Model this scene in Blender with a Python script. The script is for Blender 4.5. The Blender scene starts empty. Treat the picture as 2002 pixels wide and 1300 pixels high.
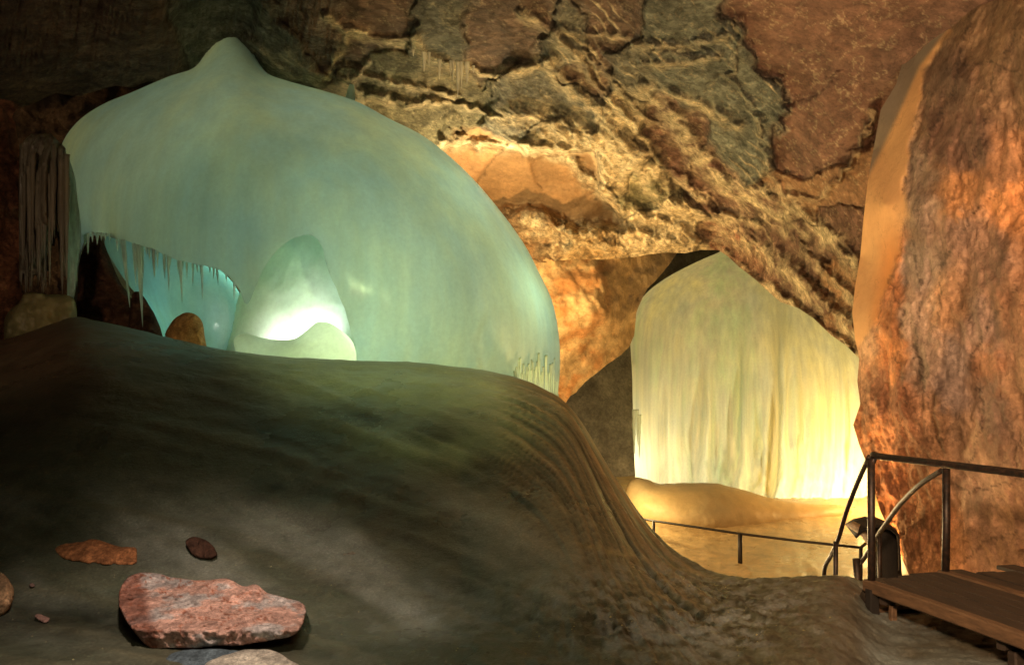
import bpy, bmesh, math, random
import numpy as np
from mathutils import Vector
random.seed(7)
sc = bpy.context.scene
col = sc.collection

# ------------------------------------------------------------------ camera, world, exposure
F = 1733.0                      # focal length measured in pixels of the 2002 wide frame
EYE, HZ = 1.65, 760.0           # eye height (m), horizon row
cam_d = bpy.data.cameras.new('camera')
cam = bpy.data.objects.new('camera', cam_d); col.objects.link(cam)
cam.location = (0, 0, EYE); cam.rotation_euler = (math.radians(90), 0, 0)
cam_d.sensor_width = 36.0; cam_d.lens = 36.0 * F / 2002.0
cam_d.shift_y = (HZ - 650.0) / 2002.0 * 1.0
cam_d.clip_start = 0.05; cam_d.clip_end = 500
sc.camera = cam
w = bpy.data.worlds.new('World'); sc.world = w; w.use_nodes = True
bg = w.node_tree.nodes['Background']
bg.inputs[0].default_value = (0.55, 0.50, 0.42, 1); bg.inputs[1].default_value = 0.022
sc.view_settings.view_transform = 'Standard'; sc.view_settings.look = 'None'
sc.view_settings.exposure = 0.0; sc.view_settings.gamma = 1.0
sc.cycles.max_bounces = 6; sc.cycles.diffuse_bounces = 4; sc.cycles.glossy_bounces = 3
sc.cycles.transmission_bounces = 4; sc.cycles.sample_clamp_indirect = 4.0

def at(px, py, Y):
    return np.array([(px - 1001.0) / F * Y, Y, EYE + (HZ - py) / F * Y])

# ------------------------------------------------------------------ lamps of the show cave and added fill lights
def lamp(name, px, py, Y, power, rgb, size=0.25, spot=None, target=None, blend=0.8):
    d = bpy.data.lights.new(name, 'SPOT' if spot else 'POINT')
    d.energy = power; d.color = rgb; d.shadow_soft_size = size
    o = bpy.data.objects.new(name, d); col.objects.link(o)
    o.location = Vector(at(px, py, Y)) if Y is not None else Vector(px)
    if spot:
        d.spot_size = math.radians(spot); d.spot_blend = blend
        t = Vector(at(*target)); o.rotation_euler = (t - o.location).to_track_quat('-Z', 'Y').to_euler()
    return o
TEAL = (0.32, 0.95, 0.72); WARM = (1.0, 0.62, 0.25); ORANGE = (1.0, 0.42, 0.12)
lamp('arch_lamp', 620, 668, 15.95, 110, (0.97, 1.0, 0.86), 0.1, spot=128, target=(596, 590, 17.0), blend=0.6)
lamp('arch_lamp', 525, 672, 16.0, 32, (1.0, 0.94, 0.78), 0.1, spot=128, target=(530, 620, 17.0), blend=0.6)
lamp('lobe_lamp', 600, 520, 17.15, 4, (0.45, 1.0, 0.8), 0.2)
lamp('mound_fill', 655, 690, 15.4, 9, (0.92, 1.0, 0.78), 0.1)  # both mound glows are added inside the ice to brighten it
lamp('mound_fill', 530, 700, 15.4, 2.5, (0.92, 1.0, 0.78), 0.1)
lamp('rim_fill', 745, 620, 16.0, 15, (0.70, 1.0, 0.72), 0.3)  # all three rim lights are added behind the shell to brighten the lobe edge
lamp('rim_fill', 690, 520, 15.8, 6, (0.55, 1.0, 0.78), 0.3)
lamp('rim_fill', 510, 490, 15.6, 1, (0.45, 0.95, 0.85), 0.3)
lamp('dome_lamp_high', 860, 440, 17.6, 26, (0.60, 0.95, 0.80), 0.6)
lamp('dome_lamp_middle', 750, 540, 16.6, 11, (0.60, 0.92, 0.82), 0.5)
lamp('dome_lamp_right', 985, 600, 17.5, 32, (0.64, 1.0, 0.74), 0.5)
lamp('dome_lamp_low', 820, 690, 16.6, 6, (0.70, 1.0, 0.5), 0.3)
lamp('bulb_lamp', 420, 590, 17.9, 22, (0.36, 1.0, 0.8), 0.2)
lamp('pillar_lamp', 1035, 700, 23.5, 1500, WARM, 0.25)
lamp('ceiling_lamp', 925, 430, 22.6, 700, (1.0, 0.84, 0.48), 0.25)
lamp('flank_lamp', 1200, 1060, 15.0, 1500, (1.0, 0.72, 0.34), 0.25)
lamp('far_ice_lamp', 1600, 925, 38.7, 900, (1.0, 0.88, 0.55), 0.3)
lamp('far_ice_lamp', 1310, 900, 39.2, 300, (1.0, 0.92, 0.70), 0.4)
lamp('far_ice_lamp', 1450, 820, 39.0, 30, (0.85, 0.95, 0.45), 0.6)
lamp('far_floor_lamp', 1745, 900, 33.5, 1700, (1.0, 0.60, 0.20), 0.3)
lamp('mound_lamp', 1208, 960, 31.5, 600, (1.0, 0.78, 0.36), 0.2)
lamp('shield_lamp', 1640, 1160, 10.6, 300, (1.0, 0.50, 0.16), 0.15)
lamp('wall_lamp', 1560, 1200, 8.8, 380, (1.0, 0.62, 0.28), 0.15)
lamp('front_fill', (0.3, 0.5, 3.0), None, None, 4300, (1.0, 0.58, 0.31), 0.3, spot=70, target=(1880, 720, 9.0), blend=1.0)  # added front fill on the right wall, unseen beside the camera
lamp('ceiling_fill', (2.0, -1.0, 1.2), None, None, 5200, (1.0, 0.76, 0.46), 0.5, spot=52, target=(1300, 200, 18.0), blend=1.0)  # added frontal fill for the ceiling, from near the camera
lamp('boulder_fill', (-1.9, 4.6, 3.6), None, None, 620, (1.0, 0.80, 0.68), 0.15, spot=60, target=(400, 1190, 6.3), blend=1.0)  # added overhead spot, out of view, to light the boulder
lamp('left_fill', (-5.5, 4.0, 3.2), None, None, 800, (1.0, 0.70, 0.45), 0.3, spot=56, target=(130, 380, 15.6), blend=1.0)  # added off-frame spot to lift the dim ice on the left
lamp('slope_fill', (0.8, -1.5, 5.0), None, None, 640, (0.90, 0.90, 0.62), 0.6, spot=60, target=(900, 1050, 9.0), blend=1.0)  # added fill for the foreground slope, high behind the camera

lamp('crest_fill', (2.4, 2.0, 3.4), None, None, 4800, (0.80, 1.0, 0.42), 0.2, spot=26, target=(730, 735, 14.0), blend=1.0)  # added green spot that tints the crest below the dome

# ------------------------------------------------------------------ vector noise
_rng = np.random.RandomState(3)
_perm = _rng.permutation(256); _perm = np.concatenate([_perm, _perm, _perm])
_grad = _rng.normal(size=(256, 3)); _grad /= np.linalg.norm(_grad, axis=1)[:, None]
def pnoise(p):
    i = np.floor(p).astype(int); f = p - i; u = f * f * f * (f * (f * 6 - 15) + 10)
    i &= 255
    r = 0
    for dx in (0, 1):
        for dy in (0, 1):
            for dz in (0, 1):
                h = _perm[_perm[_perm[(i[:, 0] + dx) & 255] + ((i[:, 1] + dy) & 255)] + ((i[:, 2] + dz) & 255)]
                g = _grad[h]
                d = (g * (f - np.array([dx, dy, dz]))).sum(1)
                wx = u[:, 0] if dx else 1 - u[:, 0]; wy = u[:, 1] if dy else 1 - u[:, 1]; wz = u[:, 2] if dz else 1 - u[:, 2]
                r = r + d * wx * wy * wz
    return r * 1.4
def fbm(p, oct=5, gain=0.5):
    a, s, r = 1.0, 1.0, 0
    for k in range(oct):
        r = r + a * pnoise(p * s + k * 17.3); a *= gain; s *= 2.03
    return r
def ridged(p, oct=5, gain=0.55):
    a, s, r = 1.0, 1.0, 0
    for k in range(oct):
        r = r + a * (1 - 2 * np.abs(pnoise(p * s + k * 11.7))); a *= gain; s *= 2.1
    return r
def st(x, y, z=0.0):
    x = np.asarray(x, float)
    return np.stack([x, np.broadcast_to(y, x.shape).astype(float), np.broadcast_to(z, x.shape).astype(float)], 1)
def sstep(a, b, x):
    t = np.clip((x - a) / (b - a), 0, 1); return t * t * (3 - 2 * t)

# ------------------------------------------------------------------ outline helpers
def inside(poly, x, y):
    r = np.zeros(x.shape, bool); n = len(poly)
    for k in range(n):
        x1, y1 = poly[k]; x2, y2 = poly[(k + 1) % n]
        if y1 == y2: continue
        c = ((y1 > y) != (y2 > y)) & (x < (x2 - x1) * (y - y1) / (y2 - y1) + x1)
        r ^= c
    return r
def nearest(poly, x, y, closed=True):
    bx, by, bd = x.copy(), y.copy(), np.full(x.shape, 1e18)
    n = len(poly)
    for k in range(n if closed else n - 1):
        x1, y1 = poly[k]; x2, y2 = poly[(k + 1) % n]
        dx, dy = x2 - x1, y2 - y1; L = dx * dx + dy * dy + 1e-9
        t = np.clip(((x - x1) * dx + (y - y1) * dy) / L, 0, 1)
        qx, qy = x1 + t * dx, y1 + t * dy; d = (x - qx) ** 2 + (y - qy) ** 2
        m = d < bd; bd[m] = d[m]; bx[m] = qx[m]; by[m] = qy[m]
    return bx, by, np.sqrt(bd)
def smooth_poly(pts, n=6, jag=0.0, seed=0):
    """Catmull-Rom through the traced points; optional natural unevenness."""
    P = np.array(pts, float); N = len(P); out = []
    for i in range(N):
        p0, p1, p2, p3 = P[i - 1], P[i], P[(i + 1) % N], P[(i + 2) % N]
        for k in range(n):
            t = k / n
            out.append(0.5 * (2 * p1 + (p2 - p0) * t + (2 * p0 - 5 * p1 + 4 * p2 - p3) * t * t + (3 * p1 - p0 - 3 * p2 + p3) * t ** 3))
    out = np.array(out)
    if jag:
        q = np.stack([out[:, 0] / 22, out[:, 1] / 22, np.full(len(out), seed * 3.1)], 1)
        out[:, 0] += fbm(q, 3) * jag; out[:, 1] += fbm(q + 31, 3) * jag
    return [tuple(v) for v in out]
def poisson(poly, x0, y0, nx, ny, step):
    """height of an inflated outline on a grid, solved coarse to fine"""
    lv = [step]
    while lv[-1] * 12 < min(nx, ny) * step and len(lv) < 5: lv.append(lv[-1] * 2)
    u = None
    for s in reversed(lv):
        mx, my = int(nx * step / s) + 2, int(ny * step / s) + 2
        X, Yg = np.meshgrid(x0 + np.arange(mx) * s, y0 + np.arange(my) * s)
        m = inside(poly, X.ravel(), Yg.ravel()).reshape(X.shape)
        if u is None: u = np.zeros(X.shape)
        else:
            ii = np.clip(np.arange(my) * s / ps, 0, u.shape[0] - 1.001); jj = np.clip(np.arange(mx) * s / ps, 0, u.shape[1] - 1.001)
            i0 = ii.astype(int); j0 = jj.astype(int); fi = (ii - i0)[:, None]; fj = (jj - j0)[None, :]
            u = (u[i0][:, j0] * (1 - fi) * (1 - fj) + u[i0 + 1][:, j0] * fi * (1 - fj) + u[i0][:, j0 + 1] * (1 - fi) * fj + u[i0 + 1][:, j0 + 1] * fi * fj)
        u *= m
        for it in range(160):
            v = np.zeros_like(u)
            v[1:-1, 1:-1] = 0.25 * (u[:-2, 1:-1] + u[2:, 1:-1] + u[1:-1, :-2] + u[1:-1, 2:] + s * s)
            u = v * m
        ps = s
    u = u / u.max()
    return u[:ny, :nx]
def ctrl(pts, power=3.0):
    """smooth depth (or colour) field from control points (px, py, value...)"""
    C = np.array([p[:2] for p in pts], float); V = np.array([p[2] for p in pts], float)
    n = len(C)
    def phi(r): return r
    K = phi(np.linalg.norm(C[:, None] - C[None], axis=2)) + np.eye(n) * 1e-6
    A = np.block([[K, np.ones((n, 1)), C / 1000], [np.ones((1, n)), np.zeros((1, 3))], [C.T / 1000, np.zeros((2, 3))]])
    wgt = np.linalg.solve(A, np.concatenate([V, np.zeros(3)]))
    def f(x, y):
        r = np.zeros(x.shape) + wgt[n] + wgt[n + 1] * x / 1000 + wgt[n + 2] * y / 1000
        for k in range(n): r += wgt[k] * np.sqrt((x - C[k, 0]) ** 2 + (y - C[k, 1]) ** 2)
        return r
    return f

# ------------------------------------------------------------------ mesh and tagging helpers
def link_mesh(name, V, Fc, m, parent=None, smooth=True, attr=None, merge=0.0):
    me = bpy.data.meshes.new(name); me.from_pydata([tuple(map(float, v)) for v in V], [], [tuple(map(int, f)) for f in Fc])
    if attr is not None:
        a = me.color_attributes.new('mineral', 'FLOAT_COLOR', 'POINT')
        c = np.zeros((len(V), 4), np.float32); c[:, :attr.shape[1]] = np.clip(attr, 0, 1); a.data.foreach_set('color', c.ravel())
    if merge:
        bm = bmesh.new(); bm.from_mesh(me); bmesh.ops.remove_doubles(bm, verts=bm.verts, dist=merge)
        bmesh.ops.recalc_face_normals(bm, faces=bm.faces); bm.to_mesh(me); bm.free()
    if smooth: me.polygons.foreach_set('use_smooth', [True] * len(me.polygons))
    me.materials.append(m); me.update()
    o = bpy.data.objects.new(name, me); col.objects.link(o)
    if parent is not None: o.parent = parent; o.matrix_parent_inverse = parent.matrix_basis.inverted()
    return o
def tag(o, label, cat, group=None, kind=None):
    if label: o['label'] = label
    if cat: o['category'] = cat
    if group: o['group'] = group
    if kind: o['kind'] = kind
    return o
def structure(o): o['kind'] = 'structure'; return o
def empty(name, loc):
    o = bpy.data.objects.new(name, None); col.objects.link(o); o.location = [float(v) for v in loc]; o.empty_display_size = 0.2
    bpy.context.view_layer.update() if False else None
    return o
def grid_cells(poly, step, hole=None, snap=True):
    xs = [p[0] for p in poly]; ys = [p[1] for p in poly]
    x0, y0 = min(xs) - step * 1.5, min(ys) - step * 1.5
    nx, ny = int((max(xs) - x0) / step) + 3, int((max(ys) - y0) / step) + 3
    X, Yg = np.meshgrid(x0 + np.arange(nx) * step, y0 + np.arange(ny) * step)
    x, y = X.ravel().copy(), Yg.ravel().copy()
    inn = inside(poly, x, y)
    if hole is not None: inn &= ~inside(hole, x, y)
    I = inn.reshape(ny, nx)
    cell = (I[:-1, :-1].astype(int) + I[1:, :-1] + I[:-1, 1:] + I[1:, 1:]) >= 1
    idx = np.arange(nx * ny).reshape(ny, nx)
    q = np.stack([idx[:-1, :-1][cell], idx[1:, :-1][cell], idx[1:, 1:][cell], idx[:-1, 1:][cell]], 1)
    used = np.zeros(nx * ny, bool); used[q.ravel()] = True
    out = used & ~inn
    ox, oy = x[out], y[out]
    bx, by, bd = nearest(poly, ox, oy)
    edge_outer = np.ones(len(ox), bool)
    if hole is not None:
        hx, hy, hd = nearest(hole, ox, oy); m = (hd < bd) ; bx[m] = hx[m]; by[m] = hy[m]; edge_outer[m] = False
    x[out], y[out] = bx, by
    mo = np.zeros(nx * ny, bool); t = np.where(out)[0]; mo[t[edge_outer]] = True
    return x, y, q, used, mo, (x0, y0, nx, ny)
def compact(V, q, used, attr=None):
    mp = -np.ones(len(used), int); mp[used] = np.arange(used.sum())
    return V[used], mp[q], (attr[used] if attr is not None else None)
def project(x, y, Y):
    return np.stack([(x - 1001.0) / F * Y, Y, EYE + (HZ - y) / F * Y], 1)
def sheet(name, poly, depth, step, m, disp=None, colour=None, parent=None):
    x, y, q, used, mo, g = grid_cells(poly, step)
    Y = depth(x, y)
    V = project(x, y, Y)
    if disp is not None: Y = Y + disp(x, y, V); V = project(x, y, Y)
    a = colour(x, y, V) if colour else None
    V, q, a = compact(V, q, used, a)
    return link_mesh(name, V, q, m, parent, attr=a)
def body(name, poly, base, tf, tb, step, m, disp=None, hole=None, power=0.5, colour=None, parent=None, back=True):
    """a solid grown from a traced outline: front and back skins meeting along the outline"""
    x, y, q, used, mo, (x0, y0, nx, ny) = grid_cells(poly, step, hole)
    h = poisson(poly, x0, y0, nx, ny, step).ravel() ** power
    # bilinear re-sample is not needed: snapped points lie on the outline (h=0) or on the hole rim
    h = np.where(mo, 0, h)
    B = base(x, y) if callable(base) else np.full(x.shape, float(base))
    Yf = B - tf * h
    V = project(x, y, Yf)
    if disp is not None: Yf = Yf + disp(x, y, V) * np.clip(h * 3, 0, 1); V = project(x, y, Yf)
    a = colour(x, y, V) if colour else None
    V1, q1, a1 = compact(V, q, used, a)
    if back:
        x2, y2, q2, used2, mo2, g2 = grid_cells(poly, step)
        h2 = np.where(mo2, 0, poisson(poly, *g2, step).ravel() ** power)
        B2 = base(x2, y2) if callable(base) else np.full(x2.shape, float(base))
        Vb = project(x2, y2, B2 + tb * h2)
        ab = colour(x2, y2, Vb) if colour else None
        V2, q2, a2 = compact(Vb, q2[:, ::-1], used2, ab)
        q1 = np.concatenate([q1, q2 + len(V1)]); V1 = np.concatenate([V1, V2])
        if a is not None: a1 = np.concatenate([a1, a2])
    return link_mesh(name, V1, q1, m, parent, attr=a1, merge=0.0015)

# ------------------------------------------------------------------ materials
def mat(name):
    m = bpy.data.materials.new(name); m.use_nodes = True
    nt = m.node_tree; nt.nodes.clear()
    return m, nt, nt.nodes.new('ShaderNodeOutputMaterial')
def N(nt, t, **k):
    n = nt.nodes.new(t)
    for a, b in k.items():
        if a in n.inputs: n.inputs[a].default_value = b
        else: setattr(n, a, b)
    return n
def coords(nt, scale=(1, 1, 1), rot=(0, 0, 0)):
    g = nt.nodes.new('ShaderNodeNewGeometry'); mp = nt.nodes.new('ShaderNodeMapping')
    mp.inputs['Scale'].default_value = scale; mp.inputs['Rotation'].default_value = rot
    nt.links.new(g.outputs['Position'], mp.inputs['Vector']); return mp.outputs[0]
def ramp(nt, src, stops):
    r = nt.nodes.new('ShaderNodeValToRGB'); r.color_ramp.elements[0].position = stops[0][0]; r.color_ramp.elements[1].position = stops[-1][0]
    r.color_ramp.elements[0].color = stops[0][1]; r.color_ramp.elements[1].color = stops[-1][1]
    for p, c in stops[1:-1]:
        e = r.color_ramp.elements.new(p); e.color = c
    nt.links.new(src, r.inputs[0]); return r.outputs[0]
def gray(v): return (v, v, v, 1)
def mixc(nt, fac, a, b, mode='MIX'):
    n = nt.nodes.new('ShaderNodeMix'); n.data_type = 'RGBA'; n.blend_type = mode
    for s, v in ((n.inputs[0], fac), (n.inputs[6], a), (n.inputs[7], b)):
        if isinstance(v, (int, float)): s.default_value = v
        elif isinstance(v, tuple): s.default_value = v
        else: nt.links.new(v, s)
    return n.outputs[2]
def bump(nt, h, strength, dist, prev=None):
    b = nt.nodes.new('ShaderNodeBump'); b.inputs['Strength'].default_value = strength; b.inputs['Distance'].default_value = dist
    nt.links.new(h, b.inputs['Height'])
    if prev is not None: nt.links.new(prev, b.inputs['Normal'])
    return b.outputs[0]

def rock_material(name, fine=1.0, srot=0.0, sscale=(1, 1, 1), pit=1.0, crack=0.35, base=None, rough=0.85, bd=0.12, spec=0.25):
    m, nt, out = mat(name)
    p = N(nt, 'ShaderNodeBsdfPrincipled', Roughness=rough); p.inputs['Specular IOR Level'].default_value = spec
    if base is None:
        a = nt.nodes.new('ShaderNodeVertexColor'); a.layer_name = 'mineral'; c = a.outputs[0]
    else:
        r = nt.nodes.new('ShaderNodeRGB'); r.outputs[0].default_value = base; c = r.outputs[0]
    pos = coords(nt, (fine, fine, fine))
    keep = nt.nodes.new('ShaderNodeMath'); keep.operation = 'SUBTRACT'; keep.inputs[0].default_value = 1.0; keep.inputs[1].default_value = 0.0
    if base is None: nt.links.new(a.outputs['Alpha'], keep.inputs[1])
    def kept(v):
        n = nt.nodes.new('ShaderNodeMath'); n.operation = 'MULTIPLY'; n.inputs[1].default_value = v; nt.links.new(keep.outputs[0], n.inputs[0]); return n.outputs[0]
    n1 = N(nt, 'ShaderNodeTexNoise', Scale=1.3, Detail=12.0, Roughness=0.68); nt.links.new(pos, n1.inputs['Vector'])
    n2 = N(nt, 'ShaderNodeTexNoise', Scale=9.0, Detail=8.0, Roughness=0.75); nt.links.new(pos, n2.inputs['Vector'])
    # warped cracks
    wv = nt.nodes.new('ShaderNodeVectorMath'); wv.operation = 'MULTIPLY_ADD'
    nt.links.new(n1.outputs['Color'], wv.inputs[0]); wv.inputs[1].default_value = (2.6, 2.6, 2.6); nt.links.new(pos, wv.inputs[2])
    wv2 = nt.nodes.new('ShaderNodeVectorMath'); wv2.operation = 'MULTIPLY_ADD'; nt.links.new(n1.outputs['Color'], wv2.inputs[0]); wv2.inputs[1].default_value = (0.9, 0.9, 0.9); nt.links.new(pos, wv2.inputs[2])
    v = N(nt, 'ShaderNodeTexVoronoi', Scale=0.8); v.feature = 'DISTANCE_TO_EDGE'; nt.links.new(wv.outputs[0], v.inputs['Vector'])
    ck = ramp(nt, v.outputs['Distance'], [(0.0, gray(0)), (0.03, gray(1))])
    tone = ramp(nt, n1.outputs['Fac'], [(0.30, gray(0.55)), (0.5, gray(1.0)), (0.70, gray(1.45))])
    c = mixc(nt, kept(1.0), c, tone, 'MULTIPLY')
    sp = ramp(nt, n2.outputs['Fac'], [(0.35, gray(0.55)), (0.5, gray(1.0)), (0.66, gray(1.5))])
    c = mixc(nt, kept(0.6), c, sp, 'MULTIPLY')
    for sc_, lo, hi in ((1.6, 0.42, 1.35), (5.5, 0.5, 1.3)):
        rp = coords(nt, tuple(fine * v for v in sscale), (0, srot, 0))
        rn = N(nt, 'ShaderNodeTexNoise', Scale=sc_, Detail=8.0, Roughness=0.7); nt.links.new(rp, rn.inputs['Vector']); rn.inputs['Distortion'].default_value = 0.0
        ab = nt.nodes.new('ShaderNodeMath'); ab.operation = 'SUBTRACT'; nt.links.new(rn.outputs['Fac'], ab.inputs[0]); ab.inputs[1].default_value = 0.5
        a2 = nt.nodes.new('ShaderNodeMath'); a2.operation = 'ABSOLUTE'; nt.links.new(ab.outputs[0], a2.inputs[0])
        c = mixc(nt, kept(pit), c, ramp(nt, a2.outputs[0], [(0.0, gray(lo)), (0.03, gray(0.95)), (0.16, gray(hi))]), 'MULTIPLY')
        pits = a2.outputs[0]
    cm = nt.nodes.new('ShaderNodeMath'); cm.operation = 'MULTIPLY'; 
    inv = ramp(nt, v.outputs['Distance'], [(0.0, gray(1)), (0.014, gray(0))]); brk = ramp(nt, n1.outputs['Fac'], [(0.46, gray(0)), (0.56, gray(1))])
    nt.links.new(inv, cm.inputs[0]); nt.links.new(brk, cm.inputs[1])
    cf = nt.nodes.new('ShaderNodeMath'); cf.operation = 'MULTIPLY'; nt.links.new(cm.outputs[0], cf.inputs[0]); cf.inputs[1].default_value = 0.55
    c = mixc(nt, cf.outputs[0], c, (0.02, 0.012, 0.008, 1))
    nt.links.new(c, p.inputs['Base Color'])
    def kb(h, st_, d, prev=None):
        o_ = bump(nt, h, st_, d, prev); nt.links.new(kept(st_), o_.node.inputs['Strength']); return o_
    vf = N(nt, 'ShaderNodeTexVoronoi', Scale=2.6); vf.feature = 'F1'; vf.distance = 'MANHATTAN'; nt.links.new(wv2.outputs[0], vf.inputs['Vector'])
    b = kb(n1.outputs['Fac'], 1.0, bd * 2.6); b = kb(vf.outputs['Distance'], 0.8, bd * 0.9, b)
    b = kb(n2.outputs['Fac'], 0.9, bd * 0.6, b); b = kb(pits, 0.9, bd * 1.0 * pit, b)
    b = bump(nt, ck, crack * 0.6, bd * 0.5, b)
    n4 = N(nt, 'ShaderNodeTexNoise', Scale=28.0, Detail=6.0, Roughness=0.75); nt.links.new(pos, n4.inputs['Vector']); b = kb(n4.outputs['Fac'], 0.8, bd * 0.18, b)
    nt.links.new(b, p.inputs['Normal'])
    nt.links.new(p.outputs[0], out.inputs[0])
    return m

def ice_material(name, colour, trans_colour, trans=0.6, bands=None, rough=0.3, streak=0.35, streak_scale=(1.6, 1.6, 0.12), bumpd=0.03, frost=(0.8, 0.8, 0.7, 1)):
    m, nt, out = mat(name)
    p = N(nt, 'ShaderNodeBsdfPrincipled', Roughness=rough); p.inputs['Specular IOR Level'].default_value = 0.35
    t = nt.nodes.new('ShaderNodeBsdfTranslucent')
    pos = coords(nt, streak_scale); pos2 = coords(nt)
    n1 = N(nt, 'ShaderNodeTexNoise', Scale=1.5, Detail=8.0, Roughness=0.62); nt.links.new(pos, n1.inputs['Vector'])
    n2 = N(nt, 'ShaderNodeTexNoise', Scale=0.55, Detail=6.0, Roughness=0.55); nt.links.new(pos2, n2.inputs['Vector'])
    n3 = N(nt, 'ShaderNodeTexNoise', Scale=14.0, Detail=5.0, Roughness=0.7); nt.links.new(pos2, n3.inputs['Vector'])
    s = ramp(nt, n1.outputs['Fac'], [(0.3, gray(1 - streak)), (0.7, gray(1 + streak))])
    s2 = ramp(nt, n2.outputs['Fac'], [(0.3, (0.86, 0.90, 0.98, 1)), (0.7, (1.12, 1.08, 1.0, 1))])
    s3 = ramp(nt, n3.outputs['Fac'], [(0.3, gray(0.93)), (0.7, gray(1.07))])
    if bands:
        pb = coords(nt, (0.42, 0.42, 0.05)); nb_ = N(nt, 'ShaderNodeTexNoise', Scale=1.4, Detail=5.0, Roughness=0.6); nt.links.new(pb, nb_.inputs['Vector'])
        s2 = mixc(nt, 1.0, s2, ramp(nt, nb_.outputs['Fac'], [(0.34, bands[0]), (0.5, gray(0.92)), (0.66, bands[1])]), 'MULTIPLY')
    def tint(c):
        c = mixc(nt, 1.0, c, s, 'MULTIPLY'); c = mixc(nt, 1.0, c, s2, 'MULTIPLY'); return mixc(nt, 1.0, c, s3, 'MULTIPLY')
    nt.links.new(tint(colour), p.inputs['Base Color']); nt.links.new(tint(trans_colour), t.inputs['Color'])
    b = bump(nt, n1.outputs['Fac'], 0.6, bumpd); b = bump(nt, n3.outputs['Fac'], 0.35, bumpd * 0.3, b)
    nt.links.new(b, p.inputs['Normal'])
    mx = nt.nodes.new('ShaderNodeMixShader'); mx.inputs[0].default_value = trans
    nt.links.new(p.outputs[0], mx.inputs[1]); nt.links.new(t.outputs[0], mx.inputs[2]); nt.links.new(mx.outputs[0], out.inputs[0])
    return m

M = {}
M['rock'] = rock_material('cave_limestone', srot=math.radians(-33), sscale=(0.8, 0.7, 1.25), pit=0.7)
M['wall_rock'] = rock_material('wall_limestone', fine=2.0, bd=0.06, sscale=(1.2, 1, 0.8), pit=0.4)
M['smooth_rock'] = rock_material('smooth_limestone', pit=0.2, fine=0.8, crack=0.15, bd=0.03)
M['boulder'] = rock_material('boulder_limestone', fine=3.6, crack=0.9, bd=0.022, pit=0.45)
M['dome_ice'] = ice_material('dome_ice', (0.28, 0.31, 0.26, 1), (0.68, 0.84, 0.76, 1), 0.62, rough=0.2, streak=0.10, bumpd=0.015, bands=((0.84, 0.93, 1.08, 1), (1.12, 1.0, 0.84, 1)))
M['far_ice'] = ice_material('far_ice', (0.62, 0.62, 0.38, 1), (0.86, 0.85, 0.64, 1), 0.62, streak=0.16, bands=((0.84, 1.0, 0.86, 1), (1.08, 1.04, 0.85, 1)), bumpd=0.06, streak_scale=(2.6, 2.6, 0.08))
M['white_ice'] = ice_material('white_ice', (0.72, 0.80, 0.70, 1), (0.8, 0.9, 0.75, 1), 0.3, rough=0.5, streak=0.06, streak_scale=(1, 1, 1), bumpd=0.03)
M['lobe_ice'] = ice_material('lobe_ice', (0.66, 0.78, 0.68, 1), (0.7, 0.9, 0.78, 1), 0.4, rough=0.45, streak=0.08, streak_scale=(2, 2, 0.6), bumpd=0.02)
M['dull_ice'] = ice_material('dull_ice', (0.30, 0.27, 0.13, 1), (0.4, 0.4, 0.2, 1), 0.3, rough=0.4, streak=0.3, streak_scale=(2, 2, 1), bumpd=0.06)
M['fringe_ice'] = ice_material('fringe_ice', (0.46, 0.56, 0.45, 1), (0.6, 0.8, 0.62, 1), 0.5, rough=0.3, streak=0.45, streak_scale=(16, 16, 0.8), bumpd=0.03)
M['mound_ice'] = ice_material('mound_ice', (0.60, 0.70, 0.58, 1), (0.85, 0.96, 0.78, 1), 0.6, rough=0.35, streak=0.08, streak_scale=(1, 1, 1), bumpd=0.03)
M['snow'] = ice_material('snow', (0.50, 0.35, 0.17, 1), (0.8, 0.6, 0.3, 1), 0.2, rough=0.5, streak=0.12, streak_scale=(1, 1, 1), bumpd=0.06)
M['icicle'] = ice_material('icicle_ice', (0.60, 0.72, 0.64, 1), (0.75, 0.92, 0.84, 1), 0.6, rough=0.1, streak_scale=(9, 9, 1.0), bumpd=0.01)
M['curtain'] = ice_material('curtain_ice', (0.30, 0.265, 0.20, 1), (0.5, 0.46, 0.36, 1), 0.5, rough=0.15, streak=0.35, streak_scale=(9, 9, 0.4), bumpd=0.05)
M['frost'] = ice_material('snow_ice', (0.70, 0.66, 0.50, 1), (0.8, 0.75, 0.55, 1), 0.3, rough=0.5, streak_scale=(1, 1, 1), bumpd=0.08)

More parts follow.
